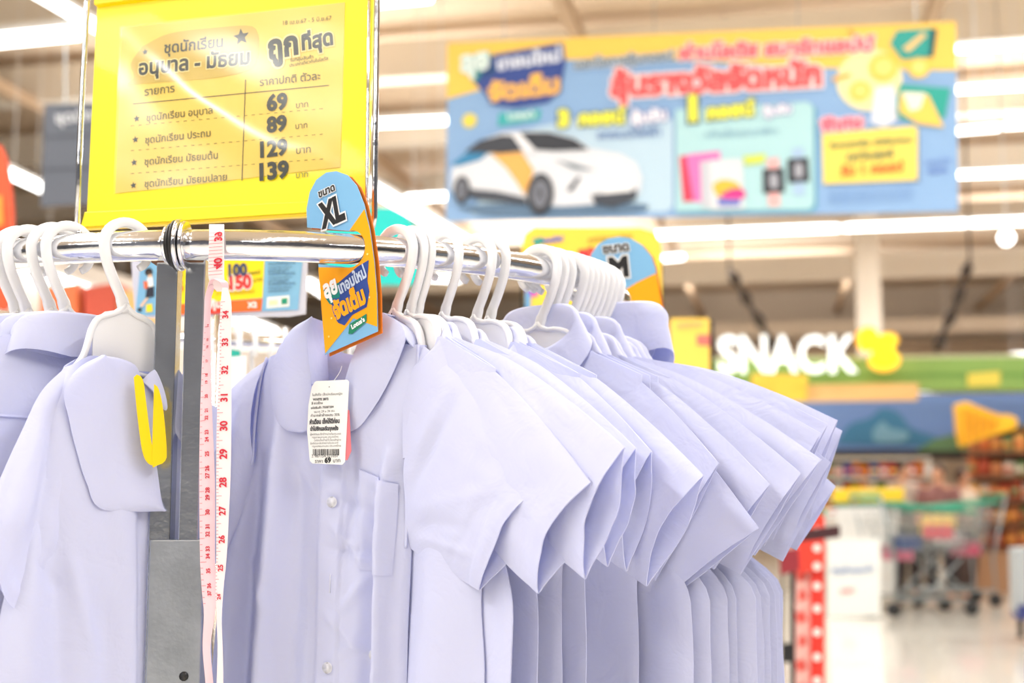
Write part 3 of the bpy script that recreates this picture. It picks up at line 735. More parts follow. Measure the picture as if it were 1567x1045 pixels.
def hook_path():
    P = [(.0, -.066), (.004, -.052), (.013, -.034), (.0205, -.016), (.0235, .0)]
    for k in range(1, 12): a = math.pi * k / 11; P.append((.0005 + .023 * math.cos(a), .0015 + .022 * math.sin(a)))
    P += [(-.0225, -.008), (-.019, -.016), (-.0135, -.0205)]
    return P
HP = [tuple(v) for v in catmull([Vector(q) for q in hook_path()], 40)]
def hanger(fr, lab, grp, full=True, tilt=0, arm=.15, wide=False):
    q = fr.p(0, 0, .022); r = empty('hanger', q, lab, 'hanger', grp)
    tp = [1.25 if i < 4 else (1.05 if i < 30 else 1.0 - .03 * (i - 30)) for i in range(len(HP))]
    V, Fc = rect_sweep(fr, HP, .0046, .0034, tp); mesh('hook', V, Fc, m_plastic, r, True)
    if not full: 
        arms = [[(0, -.066), (s_ * .02, -.07), (s_ * .045, -.088), (s_ * .1, -.11), (s_ * .15, -.135)] for s_ in (-1, 1)]
        V, Fc = merge([rect_sweep(fr, [tuple(v) for v in catmull([Vector(a) for a in A], 12)], .006, .003) for A in arms]); mesh('shoulder_bar', V, Fc, m_plastic, r, True)
        return r
    ks = arm / .15
    out = [(.0, -.058), (.008, -.066), (.018, -.070), (.027, -.074), (.033, -.084), (.037, -.1), (.041, -.112), (.044 + .026 * ks, -.124), (.044 + .066 * ks, -.142), (.044 + .1 * ks, -.160)]
    if wide: out[2:7] = [(.020, -.066), (.034, -.069), (.044, -.077), (.049, -.094), (.051, -.112)]; out[7] = (.06 + .02 * ks, -.122)
    O = [tuple(v) for v in catmull([Vector(a) for a in out], 26)]
    inn = [(.044 + .1 * ks, -.17), (.044 + .066 * ks, -.156), (.044 + .026 * ks, -.14), (.035, -.130), (.0, -.124)]
    for s_ in (1, -1):
        V, Fc = rect_sweep(fr, [(s_ * a, b) for a, b in O], .0026, .0042); mesh('shoulder_bar', V, Fc, m_plastic, r, True)
    V, Fc = rect_sweep(fr, [tuple(v) for v in catmull([Vector(a) for a in [(-a, b) for a, b in inn] + inn[-2::-1]], 30)], .0024, .004); mesh('lower_bar', V, Fc, m_plastic, r, True)
    # thin web of the neck
    W = []; Fw = []
    for i in range(12):
        hw_ = .047 if wide else .032; u = -hw_ + 2 * hw_ * i / 11; top = -.062 - abs(u) * .22 - max(0, abs(u) - hw_ + .008) * 1.5
        for z in (top, (top - .122) / 2, -.122): W.append(fr.p(u, .0008, z)); 
    for i in range(11):
        for j in range(2): Fw.append((i * 3 + j, (i + 1) * 3 + j, (i + 1) * 3 + j + 1, i * 3 + j + 1))
    mesh('neck_web', W, Fw, m_plastic, r, True, solid=.0014)
    return r
# ---- cloth
def coons(T, Bm, L, Rr, nu, nv):
    T = catmull([Vector(p) for p in T], nu); Bm = catmull([Vector(p) for p in Bm], nu); L = catmull([Vector(p) for p in L], nv); Rr = catmull([Vector(p) for p in Rr], nv)
    G = []
    for j in range(nv):
        v = j / (nv - 1); row = []
        for i in range(nu):
            u = i / (nu - 1)
            p = T[i] * (1 - v) + Bm[i] * v + L[j] * (1 - u) + Rr[j] * u - (T[0] * (1 - u) * (1 - v) + T[-1] * u * (1 - v) + Bm[0] * (1 - u) * v + Bm[-1] * u * v)
            row.append(p)
        G.append(row)
    return G
def grid_faces(nu, nv, k0=0, flip=False):
    Fc = []
    for j in range(nv - 1):
        for i in range(nu - 1):
            a = k0 + j * nu + i; q = (a, a + nu, a + nu + 1, a + 1); Fc.append(q[::-1] if flip else q)
    return Fc
def seg_dist(p, a, b):
    ab = b - a; t = max(0, min(1, (p - a).dot(ab) / max(ab.length_squared, 1e-12))); q = a + ab * t
    return (p - q).length, (ab.x * (p.y - a.y) - ab.y * (p.x - a.x)), t
class Folds:
    """folds: (points (u,z), amplitude, half width); step creases: amplitude steps across the line"""
    def __init__(s, ridges, creases=()):
        s.r = [([Vector(q) for q in P], a, wd) for P, a, wd in ridges]; s.cr = [([Vector(q) for q in P], a, wd) for P, a, wd in creases]
    def __call__(s, u, z):
        p = Vector((u, z)); h = 0
        for P, a, wd in s.r:
            n = len(P) - 1
            d, _, tt, ii = min(((*seg_dist(p, P[i], P[i + 1]), i) for i in range(n)), key=lambda q: q[0])
            if d < wd * 2.6:
                t = (ii + tt) / n; h += a * math.exp(-(d / wd) ** 2) * min(1, 4 * min(t + .08, 1 - t + .08))
        for P, a, wd in s.cr:
            n = len(P) - 1
            d, sg, tt = min((seg_dist(p, P[i], P[i + 1]) for i in range(n)), key=lambda q: q[0])
            h += a * math.tanh(math.copysign(d, sg) / wd)
        return h
def nz(x, y, s_): return noise.noise(Vector((x, y, s_)))
def sheet(name, fr, G, wf, parent, flip=False, solid=.0009, m=None, k=None):
    nv = len(G); nu = len(G[0]); V = []
    for j, row in enumerate(G):
        for i, q in enumerate(row): V.append(fr.p(q.x, wf(i / (nu - 1), j / (nv - 1), q.x, q.y), q.y))
    Fc = grid_faces(nu, nv, 0, flip)
    return mesh(name, V, Fc, m or m_cloth, parent, True, solid=solid)
def sleeve(fr, root, top, bot, arm, cuff_f, cuff_b, seed, tb=.010, open_=.009, w0=0, skew=0, nu=34, nv=24, lift=0, folds=None, bulge=1.0, back=.35):
    """two sheets from armhole to cuff; top/bot/arm/cuff curves in (u,z)"""
    for sgn, cf in ((1, cuff_f), (-1, cuff_b)):
        G = coons(top, bot, arm, cf, nu, nv)
        def wf(a, b, u, z, sgn=sgn):
            prof = max(0, math.sin(math.pi * min(1, max(0, b)))) ** .75
            h = tb * (1 - a) + open_ * a ** 1.2 + .004 * math.sin(math.pi * a)
            if a > .99: h *= 1.03
            if sgn < 0: h *= back + (1 - back) * max(0, (a - .7) / .3)
            v_ = sgn * h * (prof if sgn > 0 else prof ** 2.2) * bulge
            wr = .0022 * nz(a * 2.2 + seed, b * 7, seed * 1.7) + .0014 * nz(a * 7, b * 5 + seed, 4.1) * (.4 + a)
            hem = .0005 * (1 if a > .86 else 0) * sgn + (-.0004 * sgn * math.exp(-((a - .86) / .015) ** 2))
            pk = .0005 * math.sin(b * 90 + seed) * math.exp(-((a - .85) / .05) ** 2) * (.5 + nz(b * 6, seed, 3))
            fx = folds(u, z) * (.25 + .75 * prof) if folds else 0
            return w0 + v_ + wr * (prof ** .5) + hem + pk + skew * (b - .5) * a + lift * a + fx
        sheet('sleeve_front' if sgn > 0 else 'sleeve_back', fr, G, wf, root, flip=(fr.side * sgn < 0))
def body_sheets(fr, root, ue, un_, zs, seed, t=.012, depth=.62, wave=.006, nu=46, nv=44, yoke=False, Sx=.15, ue_top=.125, face=1):
    """front and back sheets of a shirt body; ue outer edge at the bottom, un_ inner edge"""
    zS = -.088 - (Sx - .055) * .46
    def edge(zz, sd):
        S = Sx; A = ue_top if sd > 0 else -un_ * .98; bot = ue if sd > 0 else -un_
        if zz > -.26: f = (zz - zS) / (-.26 - zS); v = (S if sd > 0 else -S) * (1 - f) + (A if sd > 0 else A) * f
        else:
            f = min(1, (zz + .26) / (-.09)); f = f * f * (3 - 2 * f); v = A * (1 - f) + bot * f
        return v + .0025 * nz(zz * 16, seed, 8 + sd)
    for sgn in (1, -1):
        V = []; uv = []
        for j in range(nv):
            b = (j / (nv - 1)) ** 1.25; ze = zS + (-depth - zS) * b
            uo = edge(ze, 1); ui = edge(ze, -1)
            for i in range(nu):
                a = i / (nu - 1); ut = -Sx + 2 * Sx * a; au = abs(ut)
                if au > .055: zt = -.088 - (au - .055) * .46
                else: zt = (-.086 - (.055 * (1 - (au / .055) ** 2) if sgn * face > 0 else .004))
                u = ui + (uo - ui) * a; z = zt * (1 - b) + (-depth) * b
                e = 1 - abs(2 * a - 1) ** 5
                th = t * (.35 + .65 * min(1, b * 9)) * max(0, e) ** .55
                wv = wave * min(1, max(0, (-z - .2) / .2)) * math.sin(u * 48 + 1.3 * math.sin(z * 6) + seed * .15)
                fold = .0035 * nz(u * 22 + seed * 3, z * 3.2, seed * sgn) + .0014 * nz(u * 40, z * 14, seed * sgn + 5)
                V.append(fr.p(u, sgn * th + wv + fold * max(0, e) ** .5 * min(1, b * 6 + .1), z))
        mesh('front_panel' if sgn * face > 0 else 'back_panel', V, grid_faces(nu, nv, 0, fr.side * sgn < 0), m_cloth, root, True, solid=.0009)
def collar(fr, root, seed, face=1, back_h=-.058, rx=.057, rw=.021, fall=.043, gap=9, point=.026, nphi=56, tilt=0, dz=0, flare=.020, u0=0):
    rows = 9; V = []
    for i in range(nphi):
        ph = R_(gap + (360 - 2 * gap) * i / (nphi - 1)); fz = (1 + math.cos(ph)) / 2
        front = max(0, min(gap / 1, 1)); e = min(i, nphi - 1 - i) / (nphi - 1)
        zt = back_h - .052 * fz ** 1.6 + dz; tip = math.exp(-(e / .075) ** 2) * point
        sx, cx_ = math.sin(ph), math.cos(ph)
        lf = fall * (.72 + .28 * (1 - abs(sx)) ) + tip
        wob = .0015 * nz(ph * 1.5, seed, 2)
        ins = [(rx - .008, rw - .007, zt - .026), (rx - .005, rw - .004, zt - .010), (rx - .002, rw - .001, zt - .0015), (rx + .001, rw + .0015, zt + .0005)]
        fl_ = flare; outs = [(rx + .0035, rw + .0035, zt - .002), (rx + .3 * fl_, rw + .005, zt - lf * .25), (rx + .55 * fl_, rw + .0065, zt - lf * .5), (rx + .8 * fl_, rw + .0075, zt - lf * .78), (rx + fl_, rw + .0075, zt - lf)]
        for (a, b, z) in ins + outs:
            tu = (tip * .55 if b > rw + .006 else 0) * (1 if sx >= 0 else -1)
            V.append(fr.p(u0 + a * sx * 1.0 + tu * 0.6, face * (b * cx_ + wob), z + tilt * sx))
    Fc = []
    for i in range(nphi - 1):
        for j in range(rows - 1): a = i * rows + j; q = (a, a + 1, a + rows + 1, a + rows); Fc.append(q)
    mesh('collar', V, Fc, m_cloth, root, True, solid=.0013)
def placket(fr, root, face, z0=-.14, z1=-.6, t=.0125):
    V = []; n = 40
    for j in range(n):
        z = z0 + (z1 - z0) * j / (n - 1)
        for u in (-.013, -.012, .012, .013): V.append(fr.p(u, face * (t + (.0022 if abs(u) < .0125 else .0002)) + .0035 * nz(u * 22, z * 3.2, 9), z))
    mesh('placket', V, grid_faces(4, n), m_cloth, root, True, solid=.0008)
def button(fr, root, u, z, w_, r=.0057):
    n = fr.n(u); n3 = Vector((n.x, n.y, 0)); c = fr.p(u, w_, z)
    V, Fc = tube_geo([c, c + n3 * .0008, c + n3 * .0018, c + n3 * .0024, c + n3 * .0016, c + n3 * .0015], [r * .9, r, r, r * .86, r * .7, .0002], 20)
    o = mesh('button', V, Fc, m_button, root, True)
    for sx in (-1, 1):
        d = Vector((n3.y, -n3.x, 0)) * .0014 * sx; V, Fc = tube_geo([c + d + n3 * .001 + Vector((0, 0, .001)), c + d + n3 * .0019 + Vector((0, 0, .001))], .0006, 6)
        mesh('thread_hole', V, Fc, mat('thread', srgb(150, 152, 176), .7), o)
    return o

# ---- the shirts to the right of the XL card
hooks_r = [618, 645, 657, 699, 750, 771, 849, 860, 871, 891, 899, 907, 915, 923, 931, 939, 947]
tips = [((852, 722), (735, 903)), ((905, 738), (824, 908)), ((956, 685), (896, 886)), ((973, 686), (930, 867)), ((997, 691), (959, 874)), ((1077, 728), (990, 897)), ((1100, 709), (1003, 888)), ((1161, 808), (1010, 926)),
        ((1178, 741), (1093, 871)), ((1226, 724), (1133, 879)), ((1257, 703), (1155, 850)), ((1256, 663), (1170, 835)), ((1267, 649), (1183, 826)), ((1271, 707), (1198, 859)), ((1282, 643), (1225, 795)), ((1289, 659), (1240, 795)), ((1279, 744), (1219, 842))]
edges = [645, 730, 785, 820, 852, 893, 975, 1063, 1088, 1115, 1128, 1157, 1166, 1178, 1188, 1195, 1199]
back_facing = {10, 14, 15, 16}
def yawf(d): return (90 - d) * .8
for i in range(1, 17):
    t = find_theta(hooks_r[i], 1, yawf); fr = Frame(t, 1, yawf(math.degrees(t)))
    T = Vector(fr.un(*tips[i][0])); Bq = Vector(fr.un(*tips[i][1])); e = fr.un(edges[i], 1010)[0]
    face = -1 if i in back_facing else 1
    last = i == 16
    nm = ORD[i]
    lab = 'white short-sleeved school shirt, %s in the row right of the XL card%s' % (nm, ', back turned forward' if face < 0 else '')
    q = fr.p(0, 0, -.55)
    r = empty('school_shirt', q, lab, 'shirt', 'white school shirts on the round rack')
    tight = i >= 6
    tb = .0045 if tight else .009
    Sx = .125 if tight else .14
    body_sheets(fr, r, max(.04, e), .12, 0, i, t=tb, wave=(.002 + .004 * ((i * 7) % 5) / 4) if tight else .008, face=face, Sx=Sx, ue_top=min(.118, max(.06, e + .02)))
    zS = -.088 - (Sx - .055) * .46
    ax = (T - Vector((.06, -.09))).normalized()
    S = Vector((.062, -.090)); M1 = S.lerp(T, .35) + Vector((.004, .010)); M2 = S.lerp(T, .7) + Vector((.004, .007))
    d = (T - Bq); cuffn = Vector((-d.y, d.x)).normalized()
    A = Bq + Vector((-.075, .045)); Am = Vector((max(.05, A.x - .02), (A.y + S.y) / 2))
    bow = -.006 if i in (1, 2, 3, 4, 5) else -.002
    nrm = Vector((T.y - Bq.y, -(T.x - Bq.x))).normalized()
    cf = [T, T.lerp(Bq, .5) + nrm * bow * 1.6, Bq]; cb = [T, T.lerp(Bq, .5) - nrm * bow * .5, Bq]
    sleeve(fr, r, [S, M1, M2, T], [A, A.lerp(Bq, .5) + Vector((0, -.003)), Bq], [S, Am, A], cf, cb, i * 3.3, tb=tb, open_=(.0032 if tight else (.0125 if i in (1,) else .010)), nu=30, nv=22)
    Ti = Vector((-.215, -.235)); Bi = Vector((-.13, -.30)); Si = Vector((-.06, -.09)); Ai = Vector((-.1, -.25))
    sleeve(fr, r, [Si, Vector((-.15, -.14)), Ti], [Ai, Ai.lerp(Bi, .5), Bi], [Si, Vector((-.09, -.17)), Ai], [Ti, Bi], [Ti, Bi], i * 5.1, tb=tb, open_=.003, nu=14, nv=10)
    hgt = random.uniform(-.003, .006)
    pt = .03 if i % 2 else .014
    if i == 16: collar(fr, r, i, face, rw=.006, rx=.040, fall=.066, point=.0, gap=6, back_h=-.020, flare=.010, u0=.035)
    elif i == 6: collar(fr, r, i, face, rw=.008, rx=.046, fall=.045, point=.03, gap=10, back_h=-.038)
    elif i in (8, 11): collar(fr, r, i, face, rw=.0085, rx=.05, fall=.05, point=.035, gap=14, back_h=-.044)
    else: collar(fr, r, i, face, rw=(.0085 if tight else .016), flare=(.020 if tight else .030), fall=(.042 if tight else .058), point=pt, gap=10, dz=hgt - (.006 if tight else .018), back_h=-.058)
    if face > 0: placket(fr, r, face, t=tb + .001)
    hanger(Frame(t, 1, yawf(math.degrees(t)) + random.uniform(-2, 2)), 'white plastic hanger carrying the %s shirt right of the XL card' % nm, 'white hangers on the round rack', wide=True)
# ---- far side of the ring: empty hangers
for k in range(17):
    t = R_(152 + 3.4 * k + random.uniform(-.6, .6))
    fr = Frame(t, 1, 90 - math.degrees(t) + random.uniform(-6, 6))
    hanger(fr, 'empty white hanger, %s from the right along the far side of the round rack' % ORD[k], 'empty hangers on the far side of the rack', full=False)
# ---- the frontmost shirt beside the XL card, traced from its own plane
t1 = find_theta(618, 1, lambda d: 45, off=.012)
hy = lambda u: 20 + 30 / (1 + math.exp(-u * 40))
H1 = Frame(t1, 1, hy)
def U(*P): return [Vector(H1.un(*p)) for p in P]
hero = empty('school_shirt', H1.p(0, 0, -.55), 'frontmost white school shirt with round collar and hanging price tag', 'shirt', 'white school shirts on the round rack')
PLK = U((516, 640), (506, 700), (500, 790), (497, 910), (494, 1045), (492, 1300))
fold_h = Folds([
    (U((440, 640), (436, 760), (424, 880), (412, 1050), (402, 1300)), .010, .011),
    (U((400, 700), (386, 850), (372, 1050), (362, 1300)), -.009, .012),
    (U((470, 700), (462, 850), (452, 1100)), -.004, .012),
    (U((612, 700), (606, 820), (600, 1000), (596, 1300)), .009, .008),
    (U((586, 760), (580, 880), (570, 1045), (565, 1300)), -.007, .009),
    (U((553, 690), (548, 790), (540, 860)), -.003, .007),
    (U((520, 800), (560, 850), (600, 880)), .0022, .004),
    (U((510, 835), (545, 845), (590, 838)), -.0018, .004),
    (U((530, 940), (560, 900), (585, 870)), .0022, .005),
    (U((520, 760), (560, 775), (600, 800)), -.002, .006),
    (U((520, 1010), (550, 985), (580, 1000)), .002, .005),
    (U((440, 690), (470, 720), (500, 760)), .0016, .006),
    (U((505, 930), (535, 960), (570, 1000), (600, 1040)), .002, .005), (U((575, 800), (590, 860), (592, 920)), .0022, .004), (U((360, 830), (400, 870), (430, 930)), .002, .006), (U((520, 700), (540, 740), (556, 800)), -.0018, .005),
], [])
def plk_step(u, z):
    p = Vector((u, z)); P = PLK
    d, sg, tt = min((seg_dist(p, P[i], P[i + 1]) for i in range(len(P) - 1)), key=lambda q: q[0])
    s_ = math.copysign(d, sg)      # positive on the viewer's right of the line
    return s_
def hero_w(u, z):
    s_ = plk_step(u, z); st = .0022 / (1 + math.exp(-s_ / .0006)) - .0012 / (1 + math.exp(-(s_ - .026) / .0008)) - .0009 * math.exp(-((s_ - .0265) / .0012) ** 2)
    return 1.8 * fold_h(u, z) + 1.9 * st + .0022 * nz(u * 30, z * 8, 3) + .0012 * nz(u * 60, z * 30, 7)
Lc = U((414, 548), (404, 580), (396, 640), (391, 712), (366, 800), (342, 880), (326, 1045), (318, 1300)); Rc = U((650, 528), (643, 620), (634, 723), (630, 850), (626, 950), (624, 1045), (620, 1300))
Tc = U((414, 548), (452, 545), (490, 610), (524, 652), (560, 600), (610, 535), (650, 528)); Bc = U((318, 1300), (430, 1310), (520, 1310), (570, 1305), (620, 1300))
G = coons(Tc, Bc, Lc, Rc, 92, 120)
def wfh(a, b, u, z):
    e = max(0, 1 - abs(2 * a - 1) ** 7) ** .5
    return .012 * e + hero_w(u, z) * min(1, e * 1.2) * min(1, b * 10 + .3) + .0015
sheet('front_panel', H1, G, wfh, hero, flip=False, solid=.0009)
Tb = U((414, 548), (455, 530), (510, 552), (560, 545), (610, 525), (650, 528)); Bb = Bc
G = coons(Tb, Bc, Lc, Rc, 50, 60)
sheet('back_panel', H1, G, lambda a, b, u, z: -.015 * max(0, 1 - abs(2 * a - 1) ** 6) ** .5 + .003 * nz(u * 20, z * 4, 12) + .001, hero, flip=True)
def hs(u, z):
    def ua(C_):
        for p, q in zip(C_[:-1], C_[1:]):
            if q.y <= z <= p.y: return p.x + (q.x - p.x) * (p.y - z) / max(p.y - q.y, 1e-9)
        return C_[0].x
    a = (u - ua(Lc)) / (ua(Rc) - ua(Lc)); e = max(0, 1 - abs(2 * a - 1) ** 7) ** .5
    return .012 * e + hero_w(u, z) * min(1, e * 1.2) + .0015
# side return strip of the body seen under the sleeve
# sleeves
arm_r = U((648, 528), (645, 620), (634, 723), (629, 838)); top_r = U((641, 514), (700, 566), (776, 642), (852, 721)); bot_r = U((629, 838), (655, 858), (696, 880), (735, 903))
cf_r = U((852, 721), (819, 762), (791, 799), (771, 842), (735, 903)); cb_r = U((852, 721), (826, 768), (802, 805), (778, 848), (735, 903))
fs = Folds([
    (U((640, 760), (672, 700), (700, 640), (712, 600)), -.0045, .010), (U((660, 690), (690, 620), (700, 570)), .004, .008),
    (U((636, 834), (664, 826), (700, 836), (740, 850)), .0035, .0045), (U((640, 815), (680, 800), (730, 806)), -.0028, .006),
    (U((650, 780), (700, 770), (770, 750)), .002, .007), (U((736, 890), (772, 810), (820, 735)), .0012, .006), (U((690, 868), (720, 830), (760, 770)), -.0012, .006)])
sleeve(H1, hero, top_r, bot_r, arm_r, cf_r, cb_r, 1.7, tb=.014, open_=.012, nu=56, nv=44, folds=fs, w0=.001)
# raised armhole seam
P = catmull([Vector((q.x, q.y)) for q in arm_r], 40); V, Fc = rect_sweep(H1, [(q.x, q.y) for q in P], .0016, .0008)
mesh('armhole_seam', [v + Vector((H1.n(.05).x, H1.n(.05).y, 0)) * .0068 for v in V], Fc, m_cloth, hero, True)
arm_l = U((414, 548), (404, 580), (396, 640), (391, 712)); top_l = U((430, 540), (380, 575), (342, 612), (312, 660), (296, 720)); 
top_l2 = U((414, 550), (380, 574), (342, 612), (312, 660), (292, 730)); bot_l = U((391, 712), (378, 770), (362, 830), (350, 868))
cf_l = U((292, 730), (300, 800), (318, 850), (350, 868)); cb_l = U((292, 730), (304, 790), (324, 840), (350, 868))
fl = Folds([(U((385, 590), (372, 700), (360, 800)), .005, .009), (U((360, 610), (345, 720), (335, 820)), -.006, .009)])
sleeve(H1, hero, top_l2, bot_l, arm_l, cf_l, cb_l, 6.2, tb=.014, open_=.012, nu=34, nv=30, folds=fl, w0=.001)
P = catmull([Vector((q.x, q.y)) for q in arm_l], 30); V, Fc = rect_sweep(H1, [(q.x, q.y) for q in P], .0016, .0008)
mesh('armhole_seam', [v + Vector((H1.n(-.1).x, H1.n(-.1).y, 0)) * .0068 for v in V], Fc, m_cloth, hero, True)
# collar: two round leaves and the stand behind the neck
def leaf(inner, outer, nu=22, nv=40, w_in=.020, w_out=.0195, puff=.006, name='collar_leaf', curl=0):
    I = catmull(U(*inner), nv); O = catmull(U(*outer), nv); V = []
    for j in range(nv):
        v = j / (nv - 1)
        for i in range(nu):
            a = i / (nu - 1); q = I[j].lerp(O[j], a); e = math.sin(math.pi * a) ** .8
            ww = w_in * (1 - a) + w_out * a + puff * e * math.sin(math.pi * min(1, v * .9 + .1)) + curl * (1 - v) ** 2 * (1 - a)
            V.append(H1.p(q.x, ww + .0009 * nz(q.x * 40, q.y * 30, 5), q.y))
    return mesh(name, V, grid_faces(nu, nv), m_cloth, hero, True, solid=.0016)
leaf([(492, 489), (484, 515), (486, 550), (491, 590), (492, 630), (490, 650), (484, 660), (474, 662)], [(492, 489), (462, 508), (440, 540), (430, 580), (432, 620), (440, 645), (454, 659), (474, 662)])
leaf([(583, 490), (566, 525), (552, 560), (541, 595), (531, 620), (528, 640), (531, 654), (541, 665)], [(604, 482), (634, 500), (644, 520), (628, 560), (606, 603), (584, 634), (566, 655), (541, 665)])
# roll of the collar over the hanger, both sides, and inner stand
def strip(name, A, wA, B_, wB, n=26, m=6, solid=.0012, bow=0):
    I = catmull(U(*A), n); O = catmull(U(*B_), n); V = []
    for j in range(n):
        for i in range(m):
            a = i / (m - 1); q = I[j].lerp(O[j], a); V.append(H1.p(q.x, wA * (1 - a) + wB * a + bow * math.sin(math.pi * a), q.y))
    mesh(name, V, grid_faces(m, n), m_cloth, hero, True, solid=solid)
strip('collar_stand', [(486, 500), (500, 530), (530, 541), (560, 538), (588, 500)], -.014, [(486, 560), (505, 578), (530, 586), (556, 574), (575, 540)], -.013)
strip('collar_roll', [(492, 489), (484, 515), (486, 550), (491, 590)], .020, [(498, 494), (491, 522), (492, 555), (494, 590)], -.013, bow=.002)
strip('collar_roll', [(604, 482), (583, 490), (566, 525), (552, 560)], .020, [(612, 486), (594, 494), (576, 525), (560, 556)], -.012, bow=.002)
strip('collar_roll', [(604, 482), (634, 500), (644, 520)], .0195, [(608, 492), (634, 512), (642, 548)], -.010, bow=.003)
# pocket
V = []; PQ = U((564, 719), (625, 741), (616, 880), (562, 870)); nP = 22
for j in range(nP):
    for i in range(nP):
        a = i / (nP - 1); b = j / (nP - 1); q = (PQ[0] * (1 - a) + PQ[1] * a) * (1 - b) + (PQ[3] * (1 - a) + PQ[2] * a) * b
        e = max(0, 1 - abs(2 * ((q.x - Lc[0].x) / (Rc[0].x - Lc[0].x)) - 1) ** 7) ** .5
        bd = min(i, nP - 1 - i, nP - 1 - j)
        V.append(H1.p(q.x, hs(q.x, q.y) + (.0006 if bd < 1 else .0016) + (.0009 if j < 3 else 0), q.y))
mesh('pocket', V, grid_faces(nP, nP), m_cloth, hero, True, solid=.0012)
for (x, y) in ((522, 768), (516, 1018)):
    q = H1.un(x, y); button(H1, hero, q[0], q[1], hs(*q) + .0004, .0056)
q = H1.un(583, 1000); button(H1, hero, q[0], q[1], hs(*q) + .0004, .005)
q0 = H1.un(521, 877); q1 = H1.un(520, 905)
V, Fc = rect_sweep(H1, [q0, ((q0[0] + q1[0]) / 2, (q0[1] + q1[1]) / 2), q1], .0007, .0006); n_ = H1.n(q0[0])
mesh('buttonhole', [v + Vector((n_.x, n_.y, 0)) * (hs(*q0) + .0008) for v in V], Fc, mat('thread_light', srgb(205, 208, 228), .8), hero)
# woven size label inside the neck
u0, z0 = H1.un(532, 543); u1, z1 = H1.un(554, 558); V = [H1.p(u0, -.0105, z0), H1.p(u1, -.0105, z0), H1.p(u1, -.0105, z1), H1.p(u0, -.0105, z1)]
lb = mesh('size_label', V, [(0, 3, 2, 1)], pm(238, 238, 242), hero, solid=.0006)
VT, FT, ext = text_geo('L', .04)
V = [H1.p(u0 + (u1 - u0) * (.3 + .4 * (v.x - ext[0]) / (ext[1] - ext[0])), -.0098, z1 + (z0 - z1) * (.18 + .85 * v.y)) for v in VT]
mesh('lettering', V, FT, pm(30, 30, 36), lb)
h = hanger(Frame(t1, 1, 38), 'white plastic hanger marked L carrying the frontmost round-collared shirt', 'white hangers on the round rack', arm=.05)
VT, FT, ext = text_geo('L', .05); fr = Frame(t1, 1, 38)
mesh('lettering', [fr.p(.0018 + .003 * (v.x - ext[0]) / (ext[1] - ext[0]) - .0015, .0062, -.066 + .005 * v.y) for v in VT], FT, pm(30, 30, 36), h)

# ---- the shirts left of the posts
hooks_l = [166, 76, 54, 17, 1, -30]
yl = lambda d: 46
hl = lambda u: 40
tl = [find_theta(hx, -1, yl, -10, 80) for hx in hooks_l]
L1 = Frame(tl[0], -1, lambda u: 34 + 14 / (1 + math.exp(-u * 30)))
def UL(*P): return [Vector(L1.un(*p)) for p in P]
sh = empty('school_shirt', L1.p(0, 0, -.55), 'white school shirt with wide round collar left of the steel posts', 'shirt', 'white school shirts on the round rack')
hanger(Frame(tl[0], -1, 42), 'white plastic hanger with broad neck plate just left of the posts', 'white hangers on the round rack', arm=.03)
foldL = Folds([
    (UL((150, 640), (170, 760), (190, 900), (198, 1100)), .004, .014), (UL((60, 760), (75, 900), (80, 1100)), -.007, .014), (UL((30, 780), (24, 900), (16, 1100)), .008, .014),
    (UL((90, 840), (110, 920), (130, 1000)), .003, .006), (UL((40, 850), (62, 880), (80, 900)), -.003, .005), (UL((140, 900), (150, 1000), (150, 1100)), -.004, .012)])
Tl = UL((98, 562), (130, 546), (170, 560), (215, 590), (262, 600), (300, 580)); Bl = UL((-40, 1300), (60, 1310), (150, 1310), (230, 1310), (330, 1300))
Ll = UL((98, 562), (70, 620), (50, 700), (20, 850), (-10, 1000), (-40, 1300)); Rl = UL((300, 580), (306, 700), (312, 850), (322, 1000), (330, 1300))
G = coons(Tl, Bl, Ll, Rl, 70, 90)
PLL = UL((232, 600), (200, 700), (197, 800), (196, 1045), (196, 1300))
def stepL(u, z):
    p = Vector((u, z)); d, sg, tt = min((seg_dist(p, PLL[i], PLL[i + 1]) for i in range(len(PLL) - 1)), key=lambda q: q[0])
    return math.copysign(d, sg)
def wl(a, b, u, z):
    e = max(0, 1 - abs(2 * a - 1) ** 6) ** .5
    return .014 * e + .0015 + (foldL(u, z) + .002 * nz(u * 22, z * 6, 2) + .0035 * math.tanh(stepL(u, z) / .0012)) * e * min(1, b * 8 + .1)
sheet('front_panel', L1, G, wl, sh, flip=False)
sheet('back_panel', L1, coons(UL((98, 562), (150, 540), (215, 552), (262, 560), (300, 580)), Bl, Ll, Rl, 40, 50), lambda a, b, u, z: -.014 * max(0, 1 - abs(2 * a - 1) ** 6) ** .5 + .001 + .003 * nz(u * 20, z * 4, 5), sh, flip=True)
armL = UL((98, 562), (84, 640), (92, 720), (110, 800)); topL = UL((98, 562), (60, 600), (30, 660), (0, 726), (-30, 800)); botL = UL((110, 800), (90, 860), (60, 910), (40, 950)); cfL = UL((-30, 800), (-20, 870), (0, 920), (40, 950))
flL = Folds([(UL((75, 625), (60, 720), (30, 860)), -.006, .008), (UL((50, 640), (30, 740), (0, 860)), .005, .010)])
sleeve(L1, sh, topL, botL, armL, cfL, UL((-30, 800), (-14, 860), (8, 905), (40, 950)), 2.9, tb=.014, open_=.012, nu=40, nv=34, folds=flL, w0=.004)
